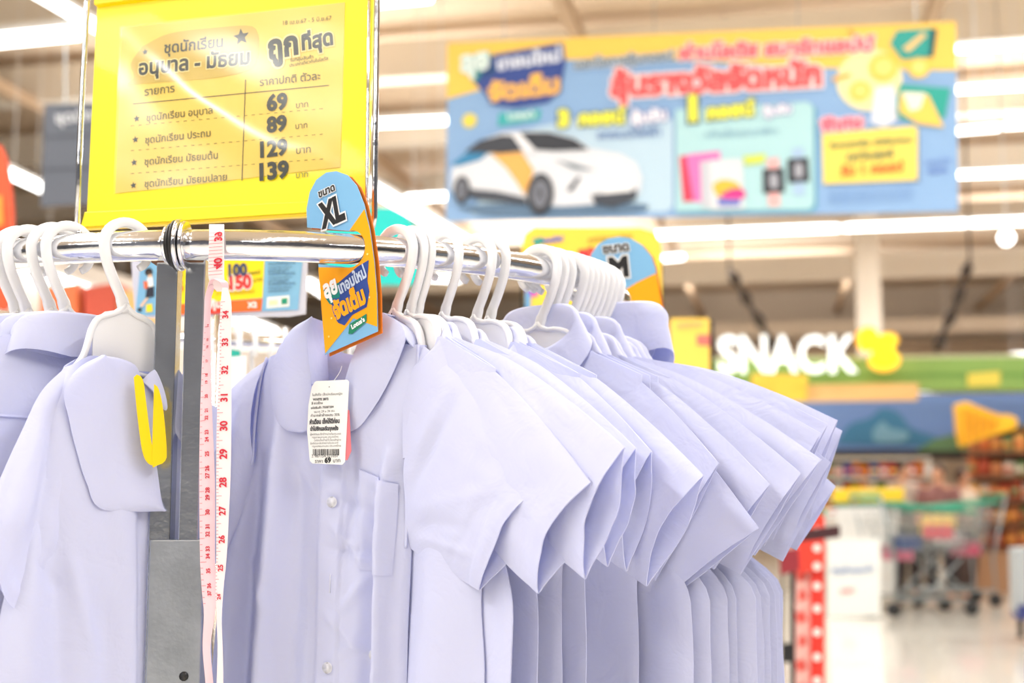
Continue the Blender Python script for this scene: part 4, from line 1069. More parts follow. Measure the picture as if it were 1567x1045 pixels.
def leafL(inner, outer, w0_, w1_, puff, nu=40, nv=40, name='collar_leaf'):
    I = catmull(UL(*inner), nv); O = catmull(UL(*outer), nv); V = []
    for j in range(nv):
        v = j / (nv - 1)
        for i in range(nu):
            a = i / (nu - 1); q = I[j].lerp(O[j], a); e = math.sin(math.pi * a) ** .7
            V.append(L1.p(q.x, w0_ + (w1_ - w0_) * a + puff * e + .003 * math.sin(v * 7 + 1) * e + .0012 * nz(q.x * 30, q.y * 24, 5), q.y))
    return mesh(name, V, grid_faces(nu, nv), m_cloth, sh, True, solid=.0016)
leafL([(140, 547), (170, 551), (196, 562), (206, 585), (224, 610), (231, 650), (236, 720), (236, 781)], [(140, 547), (104, 566), (80, 600), (88, 640), (100, 690), (116, 740), (140, 778), (236, 781)], .016, .0215, .006)
# right leaf beyond the posts
leafL([(206, 585), (222, 570), (240, 562), (262, 566), (280, 600)], [(232, 620), (250, 650), (275, 690), (310, 700), (336, 640)], .016, .02, .004, 18, 24)
for i in (1, 2, 3, 4):
    fr = Frame(tl[i], -1, 42)
    nm = ['first', 'second', 'third', 'fourth', 'fifth'][i - 1]
    r = empty('school_shirt', fr.p(0, 0, -.55), 'white school shirt seen from behind, %s beyond the wide-collared one at left' % nm, 'shirt', 'white school shirts on the round rack')
    body_sheets(fr, r, .15, .13, 0, 20 + i, t=.009, wave=.004, face=-1, Sx=.16, ue_top=.15)
    sl = Vector((.062, -.088)); Tq = Vector((.29, -.215)); Bq = Vector((.2, -.33)); A = Vector((.13, -.26))
    sleeve(fr, r, [sl, Vector((.15, -.122)), Vector((.22, -.165)), Tq], [A, A.lerp(Bq, .5), Bq], [sl, Vector((.12, -.17)), A], [Tq, Bq], [Tq, Bq], 4.4 * i, tb=.009, open_=.008, nu=26, nv=18)
    Ti = Vector((-.24, -.24)); Bi = Vector((-.15, -.31)); Si = Vector((-.06, -.09)); Ai = Vector((-.11, -.25))
    sleeve(fr, r, [Si, Vector((-.15, -.14)), Ti], [Ai, Ai.lerp(Bi, .5), Bi], [Si, Vector((-.09, -.17)), Ai], [Ti, Bi], [Ti, Bi], i * 5.1, tb=.008, open_=.004, nu=14, nv=10)
    collar(fr, r, 30 + i, -1, rw=.016, fall=.044, back_h=-.066, point=.012, rx=.050, flare=.012)
    # yoke seam across the back
    V, Fc = rect_sweep(fr, [(-.13 + .26 * k / 20, -.165 - .004 * math.sin(k / 20 * math.pi)) for k in range(21)], .0012, .0005)
    mesh('yoke_seam', [v + Vector((fr.n(0).x, fr.n(0).y, 0)) * .0105 for v in V], Fc, m_cloth, r, True)
    hanger(fr, 'white plastic hanger with the %s back-turned shirt at left' % nm, 'white hangers on the round rack')
# ================================================================== price sign above the rack
m_yel = mat('yellow_plastic', srgb(255, 238, 0), .4, coat=.1)
m_yelo = mat('deep_yellow_plastic', srgb(255, 214, 0), .4)
m_print = pm(247, 214, 100); m_ink = pm(64, 68, 62); m_ink2 = pm(110, 104, 60); m_blob = pm(214, 186, 92)
m_clear = bpy.data.materials.new('clear_sleeve'); m_clear.use_nodes = True; nt = m_clear.node_tree; nt.nodes.remove(nt.nodes['Principled BSDF'])
tr = nt.nodes.new('ShaderNodeBsdfTransparent'); gl = nt.nodes.new('ShaderNodeBsdfGlossy'); gl.inputs['Roughness'].default_value = .16; lw = nt.nodes.new('ShaderNodeLayerWeight'); pw_ = nt.nodes.new('ShaderNodeMath'); pw_.operation = 'POWER'; pw_.inputs[1].default_value = 4
fr_ = nt.nodes.new('ShaderNodeMath'); fr_.operation = 'MULTIPLY_ADD'; fr_.inputs[1].default_value = .6; fr_.inputs[2].default_value = .07; nt.links.new(lw.outputs['Facing'], pw_.inputs[0]); nt.links.new(pw_.outputs[0], fr_.inputs[0])
mx = nt.nodes.new('ShaderNodeMixShader'); nt.links.new(fr_.outputs[0], mx.inputs[0]); nt.links.new(tr.outputs[0], mx.inputs[1]); nt.links.new(gl.outputs[0], mx.inputs[2]); nt.links.new(mx.outputs[0], nt.nodes['Material Output'].inputs[0])
S = Board('price_sign', 275, 345, 1.375, 15.6, label='yellow price sign in a wire frame clipped above the round rack', cat='sign', lay=.0003)
S.poly('panel', [(151, -40), (575, -95), (560, 326), (132, 346)], m_yel, 0, .006)
S.poly('frame_ledge', [(148, -4), (590, -60), (590, -45), (148, 10)], m_yelo, -.006, .004, bev=.0008)
S.poly('frame_ledge', [(134, 326), (557, 306), (557, 322), (128, 349)], m_yel, -.006, .004, bev=.0008)
S.poly('frame_ledge', [(128, 347), (557, 321), (557, 327), (128, 352)], m_yelo, -.0045, .004, bev=.0005)
paper = S.poly('printed_card', [(187, 43), (528, 4), (521, 256), (177, 296)], m_print, -.0008, -.0002)
S.poly('printed_bubble', [(218, 72), (260, 52), (330, 43), (382, 40), (395, 52), (396, 82), (384, 106), (340, 118), (280, 124), (222, 128), (195, 131), (206, 118), (201, 98)], m_blob, -.0011, smooth=70)
k = 4
def st(body, a, b, m=m_ink, bold=.012, **kw): S.text(body, a, b, m, k=4.5, bold=bold, **kw)
m_halo = pm(250, 232, 160)
st('ชุดนักเรียน', (252, 82), (342, 72), bold=.02)
S.text('อนุบาล - มัธยม', (213, 115), (383, 98), m_ink, k=5, bold=.035, back=m_halo, bb=.05)
st('18 เม.ย.67 - 5 มิ.ย.67', (434, 39), (508, 31), m_ink2, .0)
S.text('ถูก', (412, 91), (458, 82), m_ink, k=5.5, bold=.05, back=m_halo, bb=.06, tall=1.15)
S.text('ที่สุด', (463, 77), (511, 68), m_ink, k=5, bold=.045, back=m_halo, bb=.06, tall=1.1)
st('ในกลุ่มสินค้า', (445, 95), (480, 90), m_ink2, .01); st('ประเภทเดียวกันในโลตัส', (444, 103), (503, 92), m_ink2, .01)
st('รายการ', (222, 147), (268, 141), m_ink2, .01); st('ราคาปกติ ตัวละ', (398, 132), (491, 122), m_ink2, .01)
def line(x0, y0, x1, y1, wd, m=m_ink):
    dx, dy = x1 - x0, y1 - y0; L = math.hypot(dx, dy); nx, ny = -dy / L * wd / 2, dx / L * wd / 2
    S.poly('printed_rule', [(x0 + nx, y0 + ny), (x1 + nx, y1 + ny), (x1 - nx, y1 - ny), (x0 - nx, y0 - ny)], m, -.0012)
line(204, 159.5, 504, 131, 1.1); line(376.5, 122, 371, 277, 1.1)
for (y0, y1) in ((193, 166), (231, 205), (266, 243)):
    for j in range(26):
        f = j / 26; f2 = (j + .45) / 26; line(201 + 300 * f, y0 + (y1 - y0) * f, 201 + 300 * f2, y0 + (y1 - y0) * f2, .7, m_ink2)
for body, a, b, num, na, nb, ba, bb_ in (('ชุดนักเรียน อนุบาล', (225, 186), (326, 174), '69', (409, 170), (441, 166), (454, 166), (472, 164)), ('ชุดนักเรียน ประถม', (223, 220), (323, 209), '89', (409, 203), (440, 199), (453, 198), (471, 196)),
                                    ('ชุดนักเรียน มัธยมต้น', (222, 253), (334, 243), '129', (399, 241), (441, 236), (454, 236), (476, 234)), ('ชุดนักเรียน มัธยมปลาย', (222, 287), (348, 276), '139', (398, 276), (443, 271), (454, 273), (472, 271))):
    st(body, a, b, m_ink2, .008); S.text(num, na, nb, m_ink, k=5, bold=.045); st('บาท', ba, bb_, m_ink2, .0)
for (x, y, r) in ((223, 80, 4), (370, 57, 10), (210, 182, 4.2), (208, 214, 4.2), (206, 249, 4.2), (205, 284, 4.2)):
    q = S.loc(x, y); S.poly('printed_star', star(q[0], q[1], r / F * 1.9, 96), m_ink, -.0013, local=True)
# clear plastic sleeve, slightly buckled so that it catches the lamps
P = S.pts([(185, 41), (530, 3), (524, 258), (175, 298)]); V = []; n = 26
for j in range(n):
    for i in range(n):
        a = i / (n - 1); b = j / (n - 1); q = (Vector(P[0]) * (1 - a) + Vector(P[1]) * a) * (1 - b) + (Vector(P[3]) * (1 - a) + Vector(P[2]) * a) * b
        dd = (a - b) ; V.append((q.x, -.0022 - .0035 * math.exp(-((dd + .12 * math.sin(3 * a)) / .16) ** 2) * math.sin(math.pi * a) ** .5 * math.sin(math.pi * b) ** .5 - .0006 * nz(a * 4, b * 4, 2), q.y))
mesh('clear_sleeve', V, grid_faces(n, n), m_clear, S.root, True, world=False)
# wire frame that carries it
zb = S.loc(117, 372)[1]
def wire(P, r=.0031):
    Q = [S.place(a, .0, b) for a, b in P]; tube('wire_frame', Q, r, m_chrome, S.root, 10)
wire([S.loc(138, -60), S.loc(134, 0), S.loc(127, 120), S.loc(121, 250), S.loc(118, 366)])
wire([S.loc(580, -60), S.loc(577, 0), S.loc(575, 150), S.loc(573, 330), S.loc(570, 346), S.loc(563, 352)], .0032)
wire([S.loc(566, -60), S.loc(563, 150), S.loc(561, 330), S.loc(563, 348)], .002)
for (x, y) in ((118, 362), (566, 352)):
    q = rp(theta_px(x)); a = S.place(*(lambda q: (q[0], 0, q[1]))(S.loc(x, y))); tube('wire_clip', [a, a + Vector((0, 0, -.006)), Vector((q.x, q.y + .004, ZR + TR + .002))], .0025, m_chrome, S.root, 8)

# ================================================================== XL size card on the rail
def size_card(name, px, py, Y, yaw, roll, outline, label):
    B = Board(name, px, py, Y, yaw, roll, label=label, cat='size card', group='size cards on the rail', lay=.0003)
    return B
m_sky = pm(128, 184, 226, .35); m_org = pm(255, 170, 10, .35); m_orgd = pm(228, 120, 20); m_navy = pm(40, 70, 150); m_dteal = pm(0, 130, 120); m_inkb = pm(22, 22, 26); m_pw = pm(245, 246, 248, .4)
hole = rp(theta_px(536))
X = Board('size_card', 537, 381, hole.y, 34, 0, label='arched sky-blue and orange size card reading XL hung on the rail', cat='size card', group='size cards on the rail', lay=.0004)
arch = [(497, 543), (489, 430), (487, 404), (470, 348), (469, 320), (474, 294), (484, 275), (499, 264), (515, 262), (532, 268), (546, 284), (557, 312), (566, 350), (573, 400), (577, 450), (578, 507)]
hc = X.loc(521, 381)
# sheet with a round notch for the rail: outline goes round the hole through the left side
def notch_outline(B, P, cpx, r, enter_a, enter_b):
    c = Vector(B.loc(*cpx)); Q = [Vector(B.loc(*p)) for p in P]
    k = P.index(enter_a); A = Q[k]; Bq = Q[k - 1]
    a0 = math.atan2(-r * .8, -r * .6)
    arc = [(c.x + r * math.cos(R_(g)), c.y + r * math.sin(R_(g))) for g in range(-125, 126, 12)]
    return [tuple(q) for q in Q[:k]] + arc + [tuple(q) for q in Q[k:]]
def sheet_card(y0, y1, m, shift=(0, 0)):
    Pn = [(x + shift[0], y + shift[1]) for x, y in arch]
    lower = Pn[:3]; upper = Pn[3:]
    c = Vector(X.loc(537 - 0, 381)); r = .0185
    arc = [(c.x + r * math.cos(R_(g)), c.y + r * math.sin(R_(g))) for g in range(-96, 97, 12)]
    Q = [X.loc(*p) for p in lower] + arc + [X.loc(*p) for p in upper]
    return X.poly('card_sheet', Q, m, y0, y1, local=True), Q
o1, Q1 = sheet_card(0, .0006, m_sky)
sheet_card(.004, .0046, m_orgd, (3, 2))
# orange field and blue corner as print
def clipu(Pp, m, name, lay): X.poly(name, Pp, m, X.layer(lay))
oc = [(552, 322), (566, 350), (573, 400), (577, 450), (577.5, 483), (541, 512 - 18), (524, 495), (498, 540), (493, 480), (489, 420), (487, 406)]
c = Vector(X.loc(537, 381)); r = .0187
arc = [(c.x + r * math.cos(R_(g)), c.y + r * math.sin(R_(g))) for g in range(-96, 97, 12)]
up = [X.loc(*p) for p in ((537, 350), (558, 320), (566, 350), (573, 400), (577, 450), (577.6, 500), (541, 487), (498, 541), (493, 480), (489, 430), (487.5, 409))]
X.poly('printed_field', up[::-1][:1] + arc[:] + up[:-1] if False else arc + up, m_org, X.layer(1), local=True)
X.text('ขนาด', (489, 303), (514, 291), m_inkb, k=3, bold=.045, back=m_pw, bb=.07, tall=1.0)
X.text('XL', (493, 350), (530, 333), m_inkb, k=3, bold=.06, back=m_pw, bb=.05, tall=1.45)
X.poly('printed_badge', [(499, 448), (510, 440), (548, 408), (565, 398), (563, 430), (566, 446), (562, 470), (540, 482), (528, 498), (518, 494), (512, 470), (503, 462)], m_navy, X.layer(2), smooth=0)
X.poly('printed_badge', [(496, 444), (520, 432), (521, 460), (506, 466), (500, 458)], m_dteal, X.layer(2.4))
X.text('ลุย', (499, 457), (519, 446), m_pw, k=3.5, bold=.05, tall=1.5); X.text('เทอมใหม่', (522, 450), (563, 423), pm(200, 214, 240), k=3.5, bold=.04, tall=1.5)
X.text('จัดเต็ม', (515, 489), (562, 462), m_org, k=3.6, bold=.06, tall=1.5, back=m_navy, bb=.06)
X.poly('printed_pill', [(536, 496), (562, 480), (562, 492), (540, 511), (534, 511)], pm(20, 130, 96), X.layer(2.6)); X.text("Lotus's", (540, 504), (560, 491), m_pw, k=3.4, bold=.05)
for (x, y) in ((549, 381), (563, 389), (566, 455), (504, 515), (508, 487)):
    q = X.loc(x, y); X.poly('printed_dot', disc(q[0], q[1], .0011, 8), pm(255, 224, 130), X.layer(2), local=True)

# M card further round the rail
tm = R_(112); mp_ = rp(tm)
M2 = Board('size_card', 955, 440, 1.86, 4, 0, label='arched sky-blue and orange size card reading M behind the shirts', cat='size card', group='size cards on the rail', lay=.0006)
mo = [(900, 470), (900, 404), (905, 388), (915, 374), (930, 365), (947, 362), (966, 365), (983, 375), (997, 392), (1003, 410), (1008, 440), (1013, 470), (1016, 560), (905, 560)]
M2.poly('card_sheet', mo, m_sky, 0, .0008); M2.poly('card_sheet', [(x + 3, y + 1) for x, y in mo], m_orgd, .004, .0048)
M2.poly('printed_field', [(1004, 418), (1008, 440), (1013, 470), (1016, 560), (920, 560), (930, 460), (975, 432)], m_org, M2.layer(1))
M2.text('ขนาด', (923, 388), (963, 383), m_inkb, k=3, bold=.05, back=m_pw, bb=.07); M2.text('M', (933, 424), (963, 421), m_inkb, k=3, bold=.07, back=m_pw, bb=.06, tall=1.05)

# ================================================================== promotion card in the ring's middle
Pc = Board('promotion_card', 333, 480, 1.75, 4, label='small promotion card offering 100 and 150, on a chrome rod inside the ring', cat='sign', lay=.0006)
Pc.poly('clear_holder', [(200, 392), (470, 396), (467, 480), (440, 484), (206, 486)], mat('frosted_holder', srgb(205, 206, 226), .3), .001, .004)
Pc.poly('card', [(216, 396), (463, 396), (456, 474), (207, 483)], m_sky, -.0002, .001)
Pc.poly('printed_block', [(268, 396), (405, 396), (402, 456), (266, 466)], pm(255, 224, 20), Pc.layer(1)); Pc.poly('printed_block', [(268, 466), (402, 457), (400, 476), (266, 482)], pm(240, 110, 40), Pc.layer(1))
Pc.poly('printed_block', [(318, 464), (352, 461), (350, 479), (317, 481)], pm(226, 60, 44), Pc.layer(1.5))
Pc.text('100', (350, 423), (379, 421), pm(50, 64, 110), k=3, bold=.05, tall=1.2); Pc.text('150', (352, 443), (386, 440), pm(214, 60, 60), k=3, bold=.06, back=m_pw, bb=.06, tall=1.15)
Pc.text('คอยน์', (381, 421), (399, 419), pm(90, 80, 30), k=3, bold=.02); Pc.text('บาท', (389, 432), (402, 430), pm(90, 80, 30), k=3); Pc.text('ส่วนลด', (322, 446), (352, 442), pm(90, 80, 30), k=3, bold=.02)
Pc.text('3', (272, 425), (280, 424), pm(50, 64, 110), k=3, bold=.06, tall=1.1); Pc.text('5', (272, 446), (281, 445), pm(214, 60, 60), k=3, bold=.06, tall=1.1)
for j in range(4): Pc.text('ร่วมรายการสะสมคอยน์', (331, 452 - 0 + j * .1), (390, 448 + j * .1), pm(180, 140, 30), k=2.5) if j == 0 else None
Pc.text('X2', (379, 471), (394, 470), m_pw, k=3, bold=.06); Pc.text('คุ้ม', (322, 472), (340, 470), m_pw, k=3, bold=.04)
for j in range(9): Pc.text(('รับสิทธิ์ได้ที่จุดขาย', 'เงื่อนไขเป็นไปตามที่กำหนด', 'แลกรับส่วนลด')[j % 3], (411, 406 + j * 5.2), (452 - (j % 3) * 5, 404 + j * 5.2), pm(70, 100, 130), k=2.5)
Pc.poly('printed_badge', [(409, 455), (443, 452), (443, 469), (408, 472)], m_pw, Pc.layer(1)); Pc.poly('printed_badge', [(431, 457), (440, 456), (440, 465), (431, 466)], pm(20, 150, 120), Pc.layer(2)); Pc.poly('printed_badge', [(412, 460), (425, 459), (425, 466), (412, 467)], pm(250, 240, 190), Pc.layer(2))
# printed running schoolboy (flat picture)
for nm_, P_, c_ in (('hair', [(223, 412), (230, 410), (234, 414), (233, 420), (225, 422), (222, 418)], (40, 36, 40)), ('face', [(226, 417), (233, 416), (233, 424), (227, 425)], (236, 196, 170)), ('shirt', [(225, 426), (234, 424), (235, 438), (228, 440)], (246, 246, 250)),
                  ('bag', [(220, 430), (227, 431), (227, 443), (221, 442)], (230, 110, 70)), ('shorts', [(225, 440), (236, 438), (236, 454), (223, 456)], (34, 40, 60)), ('leg', [(224, 456), (228, 456), (218, 470), (214, 468)], (236, 196, 170)), ('shoe', [(211, 472), (217, 471), (217, 477), (211, 477)], (20, 20, 24)), ('ball', [(224, 466), (233, 465), (234, 477), (224, 478)], (250, 220, 40))):
    Pc.poly('printed_' + nm_, P_, pm(*c_), Pc.layer(2), smooth=0)
a = at(333, 482, 1.75); tube('rod', [a, Vector((a.x, a.y, .03))], .006, m_chrome, Pc.root, 10)
tube('base_disc', [Vector((a.x, a.y, .0)), Vector((a.x, a.y, .03))], .12, m_chrome, Pc.root, 24)

# ================================================================== big banner
W_ = Board('banner', 1073, 330, 6.2, 13.5, 1.2, label='large blue and yellow banner with a printed white car, hung from the roof', cat='banner', lay=.0035)
bl = pm(140, 178, 222, .6); bl2 = pm(190, 217, 236, .6); cyn = pm(178, 220, 226, .6); by = pm(252, 208, 92, .6)
W_.poly('panel', [(685, 66), (1463, 33), (1467, 322), (682, 338)], bl, 0, .03)
W_.poly('printed_field', [(685, 66), (1463, 33), (1464, 108), (1300, 106), (1180, 100), (960, 88), (860, 92), (800, 110), (745, 135), (684, 152)], by, W_.layer(1))
W_.poly('printed_box', [(880, 182), (1018, 176), (1030, 184), (1030, 316), (1020, 324), (720, 330), (800, 200)], bl2, W_.layer(1)); 
W_.poly('printed_box', [(1036, 170), (1240, 158), (1250, 166), (1251, 318), (1242, 326), (1036, 328)], pm(90, 160, 190), W_.layer(1)); W_.poly('printed_box', [(1034, 168), (1236, 156), (1245, 164), (1246, 314), (1238, 321), (1034, 324)], cyn, W_.layer(2))
W_.poly('printed_box', [(1260, 207), (1402, 194), (1407, 200), (1408, 280), (1262, 285)], pm(100, 130, 180), W_.layer(1)); W_.poly('printed_box', [(1258, 205), (1400, 193), (1404, 198), (1404, 276), (1260, 282)], pm(252, 224, 96), W_.layer(2))
bt = lambda s_, a, b, c_, k=4, bold=.04, back=None, bb=.07, tall=1: W_.text(s_, a, b, pm(*c_), k=k, bold=bold, back=pm(*back) if back else None, bb=bb, tall=tall)
W_.poly('printed_badge', [(706, 88), (750, 80), (758, 110), (728, 130), (712, 108)], pm(30, 140, 140), W_.layer(2)); W_.poly('printed_badge', [(756, 84), (862, 66), (866, 96), (858, 140), (840, 158), (790, 166), (756, 162), (728, 128)], m_navy, W_.layer(2))
bt('ลุย', (706, 112), (750, 104), (226, 244, 240), bold=.06, tall=1.1); bt('เทอมใหม่', (762, 108), (860, 94), (226, 234, 250), bold=.05, tall=.95); bt('จัดเต็ม', (748, 156), (858, 142), (250, 190, 80), bold=.06, back=(40, 70, 150), tall=.9)
W_.poly('printed_pill', [(764, 174), (828, 168), (826, 184), (762, 194)], pm(50, 176, 180), W_.layer(2)); bt("Lotus's", (778, 184), (820, 180), (226, 248, 246), bold=.04)
q = W_.loc(719, 185); W_.poly('printed_sun', disc(q[0], q[1], .038, 20), pm(236, 216, 80), W_.layer(2), local=True)
bt('แลกโอกาสลุ้นคอยน์', (880, 106), (1032, 92), (60, 80, 110), bold=.03, back=(220, 232, 240)); bt('ผ่านโลตัส สมาร์ทแอปป์', (1040, 92), (1338, 78), (232, 100, 110), bold=.06, back=(250, 236, 236), tall=.9)
bt('ลุ้นรางวัลจัดหนัก', (934, 148), (1258, 130), (236, 86, 90), bold=.07, back=(250, 236, 236), tall=1.0)
bt('3', (854, 194), (872, 193), (240, 240, 70), bold=.09, back=(50, 80, 110)); bt('คอยน์', (886, 193), (958, 188), (240, 240, 70), bold=.06, back=(50, 80, 110)); bt('ลุ้นรับ', (966, 190), (1022, 184), (240, 240, 250), bold=.06, back=(90, 110, 180))
bt('1', (1054, 184), (1068, 183), (240, 240, 70), bold=.09, back=(50, 80, 110)); bt('คอยน์', (1082, 184), (1156, 176), (240, 240, 70), bold=.06, back=(50, 80, 110)); bt('ลุ้นรับ', (1168, 178), (1212, 173), (240, 240, 250), bold=.06, back=(90, 110, 180))
bt('รถยนต์ไฟฟ้า', (914, 214), (1012, 209), (110, 140, 190), bold=.02); bt('แท็บเล็ตและนาฬิกา', (1080, 212), (1190, 206), (120, 160, 190), bold=.0)
bt('พิเศษ', (1256, 202), (1322, 196), (240, 110, 130), bold=.07, back=(250, 226, 232)); bt('รับคอยน์เพิ่ม เมื่อช้อปครบ', (1270, 228), (1396, 218), (80, 110, 90), bold=.03); bt('ทุกวันศุกร์', (1296, 247), (1368, 241), (90, 110, 90), bold=.03); bt('รับ 1 คอยน์', (1286, 270), (1384, 262), (244, 130, 50), bold=.06)
bt('ดูรายละเอียด', (1416, 252), (1456, 248), (90, 120, 200), bold=.02); bt('สมัคร', (1420, 266), (1450, 264), (90, 120, 200), bold=.02)
for j in range(3): bt('เงื่อนไขเป็นไปตามที่บริษัทกำหนด ร่วมรายการทุกสาขา', (1268, 298 + 7 * j), (1398, 292 + 7 * j), (100, 140, 200), bold=.0)
# phone / wallet / coins picture
WP = lambda nm_, P_, c_, k=3, sm=0: W_.poly('printed_' + nm_, P_, pm(*c_), W_.layer(k), smooth=sm)
q = W_.loc(1330, 122); W_.poly('printed_glow', disc(q[0], q[1], .15, 24), pm(250, 234, 170), W_.layer(1.6), local=True)
WP('wallet', [(1372, 48), (1428, 44), (1424, 84), (1416, 90), (1380, 92), (1362, 68)], (10, 160, 150)); WP('wallet_edge', [(1424, 44), (1434, 46), (1428, 88), (1418, 88)], (30, 50, 70)); WP('ticket', [(1380, 76), (1412, 50), (1418, 56), (1390, 82)], (236, 200, 130), 4)
for (x, y, r_) in ((1352, 104, 22), (1406, 104, 17), (1316, 140, 16)):
    q = W_.loc(x, y); W_.poly('printed_coin', disc(q[0], q[1], r_ / F * 6.1, 20), pm(250, 206, 70), W_.layer(3), local=True); W_.poly('printed_coin', disc(q[0], q[1], r_ / F * 4, 20), pm(252, 220, 120), W_.layer(3.5), local=True)
WP('phone', [(1340, 135), (1368, 132), (1376, 182), (1352, 196), (1332, 188)], (226, 230, 242)); WP('envelope', [(1376, 130), (1454, 136), (1446, 180), (1420, 192), (1368, 180)], (10, 165, 150)); WP('envelope_front', [(1378, 144), (1420, 146), (1444, 196), (1404, 190), (1376, 172)], (252, 206, 84), 4); WP('card', [(1380, 142), (1416, 144), (1408, 168), (1392, 172)], (246, 240, 220), 4.5)
WP('stick', [(1272, 120), (1300, 112), (1302, 118), (1276, 126)], (240, 180, 70)); WP('stick', [(1296, 48), (1302, 46), (1316, 60), (1308, 58)], (220, 140, 70))
# tablets and watches
WP('tablet', [(1040, 240), (1058, 238), (1064, 308), (1046, 310)], (222, 60, 90)); WP('tablet', [(1050, 238), (1102, 232), (1104, 306), (1062, 310)], (240, 120, 190), 3.2); WP('tablet', [(1072, 248), (1098, 246), (1100, 320), (1074, 318)], (200, 204, 214), 3.6); WP('tablet', [(1086, 246), (1136, 244), (1140, 320), (1088, 322)], (222, 226, 232), 4)
WP('screen_blob', [(1090, 284), (1106, 276), (1130, 282), (1134, 300), (1100, 302)], (252, 190, 60), 4.5, 30); WP('screen_blob', [(1104, 298), (1122, 290), (1138, 292), (1138, 304), (1108, 304)], (236, 50, 140), 5, 30); WP('screen_blob', [(1098, 304), (1134, 304), (1132, 316), (1100, 316)], (110, 120, 200), 4.8)
WP('sticker', [(1138, 240), (1172, 236), (1170, 250), (1140, 254)], (210, 224, 90), 4)
for (x, y, c_) in ((1184, 278, (240, 180, 180)), (1222, 262, (170, 200, 230))):
    WP('watch_band', [(x - 10, y - 34), (x + 8, y - 36), (x + 10, y + 38), (x - 8, y + 38)], c_, 3.5); WP('watch_face', [(x - 17, y - 18), (x + 15, y - 20), (x + 17, y + 17), (x - 16, y + 19)], (50, 54, 62), 4); WP('watch_dial', [(x - 6, y - 10), (x + 5, y - 10), (x + 6, y + 9), (x - 5, y + 9)], (170, 172, 184), 4.5, 20)
# printed car
WP('car_shadow', [(700, 318), (760, 312), (980, 312), (960, 328), (760, 332)], (90, 120, 150), 2, 40)
WP('car_body', [(690, 290), (692, 262), (700, 248), (716, 232), (740, 214), (770, 203), (800, 201), (840, 202), (880, 212), (905, 228), (950, 236), (974, 250), (983, 272), (980, 296), (965, 306), (930, 312), (860, 316), (830, 316), (780, 302), (740, 296), (700, 304)], (226, 230, 238), 3)
WP('car_blue', [(692, 252), (716, 234), (752, 232), (736, 246), (700, 256)], (40, 130, 180), 4); WP('car_yellow', [(752, 236), (800, 234), (818, 262), (804, 300), (792, 280), (776, 258)], (240, 180, 90), 4)
WP('car_window', [(712, 234), (736, 216), (770, 208), (790, 210), (802, 232), (770, 236)], (52, 56, 66), 5); WP('car_windscreen', [(796, 204), (840, 204), (880, 214), (902, 230), (850, 232), (818, 230)], (42, 46, 56), 5); WP('car_pillar', [(782, 204), (796, 204), (822, 232), (806, 238)], (236, 238, 244), 6)
WP('car_sill', [(716, 290), (760, 294), (806, 304), (806, 314), (730, 306), (714, 300)], (60, 66, 78), 5); WP('car_bumper', [(905, 300), (950, 294), (976, 290), (974, 306), (940, 318), (912, 314)], (60, 66, 78), 5); WP('car_headlight', [(850, 246), (880, 252), (912, 262), (880, 260)], (120, 134, 146), 5); WP('car_vent', [(868, 292), (884, 272), (890, 272), (876, 294)], (70, 76, 90), 5)
WP('car_plate', [(922, 284), (968, 280), (968, 294), (924, 298)], (246, 248, 252), 6)
for (x, y, rx, rz) in ((708, 292, 14, 23), (828, 298, 22, 34)):
    q = W_.loc(x, y); s_ = 6.2 / F
    W_.poly('printed_tyre', disc(q[0], q[1], rx * s_, 24, rz * s_), pm(44, 46, 54), W_.layer(6), local=True); W_.poly('printed_rim', disc(q[0], q[1], rx * .62 * s_, 20, rz * .66 * s_), pm(120, 124, 136), W_.layer(6.5), local=True)
    for g in range(5):
        a_ = R_(72 * g + 20); W_.poly('printed_spoke', [(q[0] - rx * .08 * s_, q[1]), (q[0] + rx * .08 * s_, q[1] + rz * .08 * s_), (q[0] + rx * .58 * s_ * math.cos(a_), q[1] + rz * .6 * s_ * math.sin(a_))], pm(60, 62, 72), W_.layer(7), local=True)
for x in (770, 1000, 1220, 1400): W_.poly('suspension_wire', [(x, -260), (x + 1.2, -260), (x + 1.2, 62 - (x - 770) * .04), (x, 62 - (x - 770) * .04)], m_greyw, .01, .014)

# ================================================================== yellow poster board behind the M card
Y_ = Board('poster', 905, 470, 3.1, 8, label='yellow rounded poster board behind the M card, on a dark stand', cat='sign', lay=.0015)
Y_.poly('board', [(802, 470), (798, 380), (803, 358), (818, 348), (980, 349), (1003, 356), (1012, 376), (1014, 640), (802, 640)], pm(250, 205, 70), 0, .012, smooth=0)
Y_.text('ลุย', (816, 374), (832, 372), pm(30, 150, 140), k=2, bold=.07, tall=1.1); Y_.text('เทอมใหม่', (832, 372), (862, 368), pm(50, 90, 190), k=2, bold=.07, tall=1.1); Y_.text('ชุดนักเรียนราคาพิเศษ', (900, 370), (968, 364), pm(150, 140, 60), k=2, bold=.05)
Y_.text('ลด', (886, 398), (912, 392), pm(226, 50, 60), k=2, bold=.09, tall=1.1)
Y_.poly('side_edge', [(1009, 400), (1014, 396), (1017, 640), (1012, 640)], m_black, .012, .03); Y_.poly('side_edge', [(797, 430), (803, 430), (804, 640), (798, 640)], m_black, .0, .03)
Y_.poly('print_block', [(804, 433), (822, 432), (823, 453), (804, 455)], pm(210, 60, 190), Y_.layer(1)); Y_.poly('print_block', [(804, 446), (812, 446), (812, 520), (804, 520)], pm(90, 160, 210), Y_.layer(2))
Y_.poly('stand_post', [(905, 640), (912, 640), (912, 1330), (905, 1330)], m_black, .0, .02)
Y2 = Board('poster', 1058, 520, 4.6, 8, label='smaller yellow board with black right edge, left of the SNACK letters', cat='sign', lay=.002)
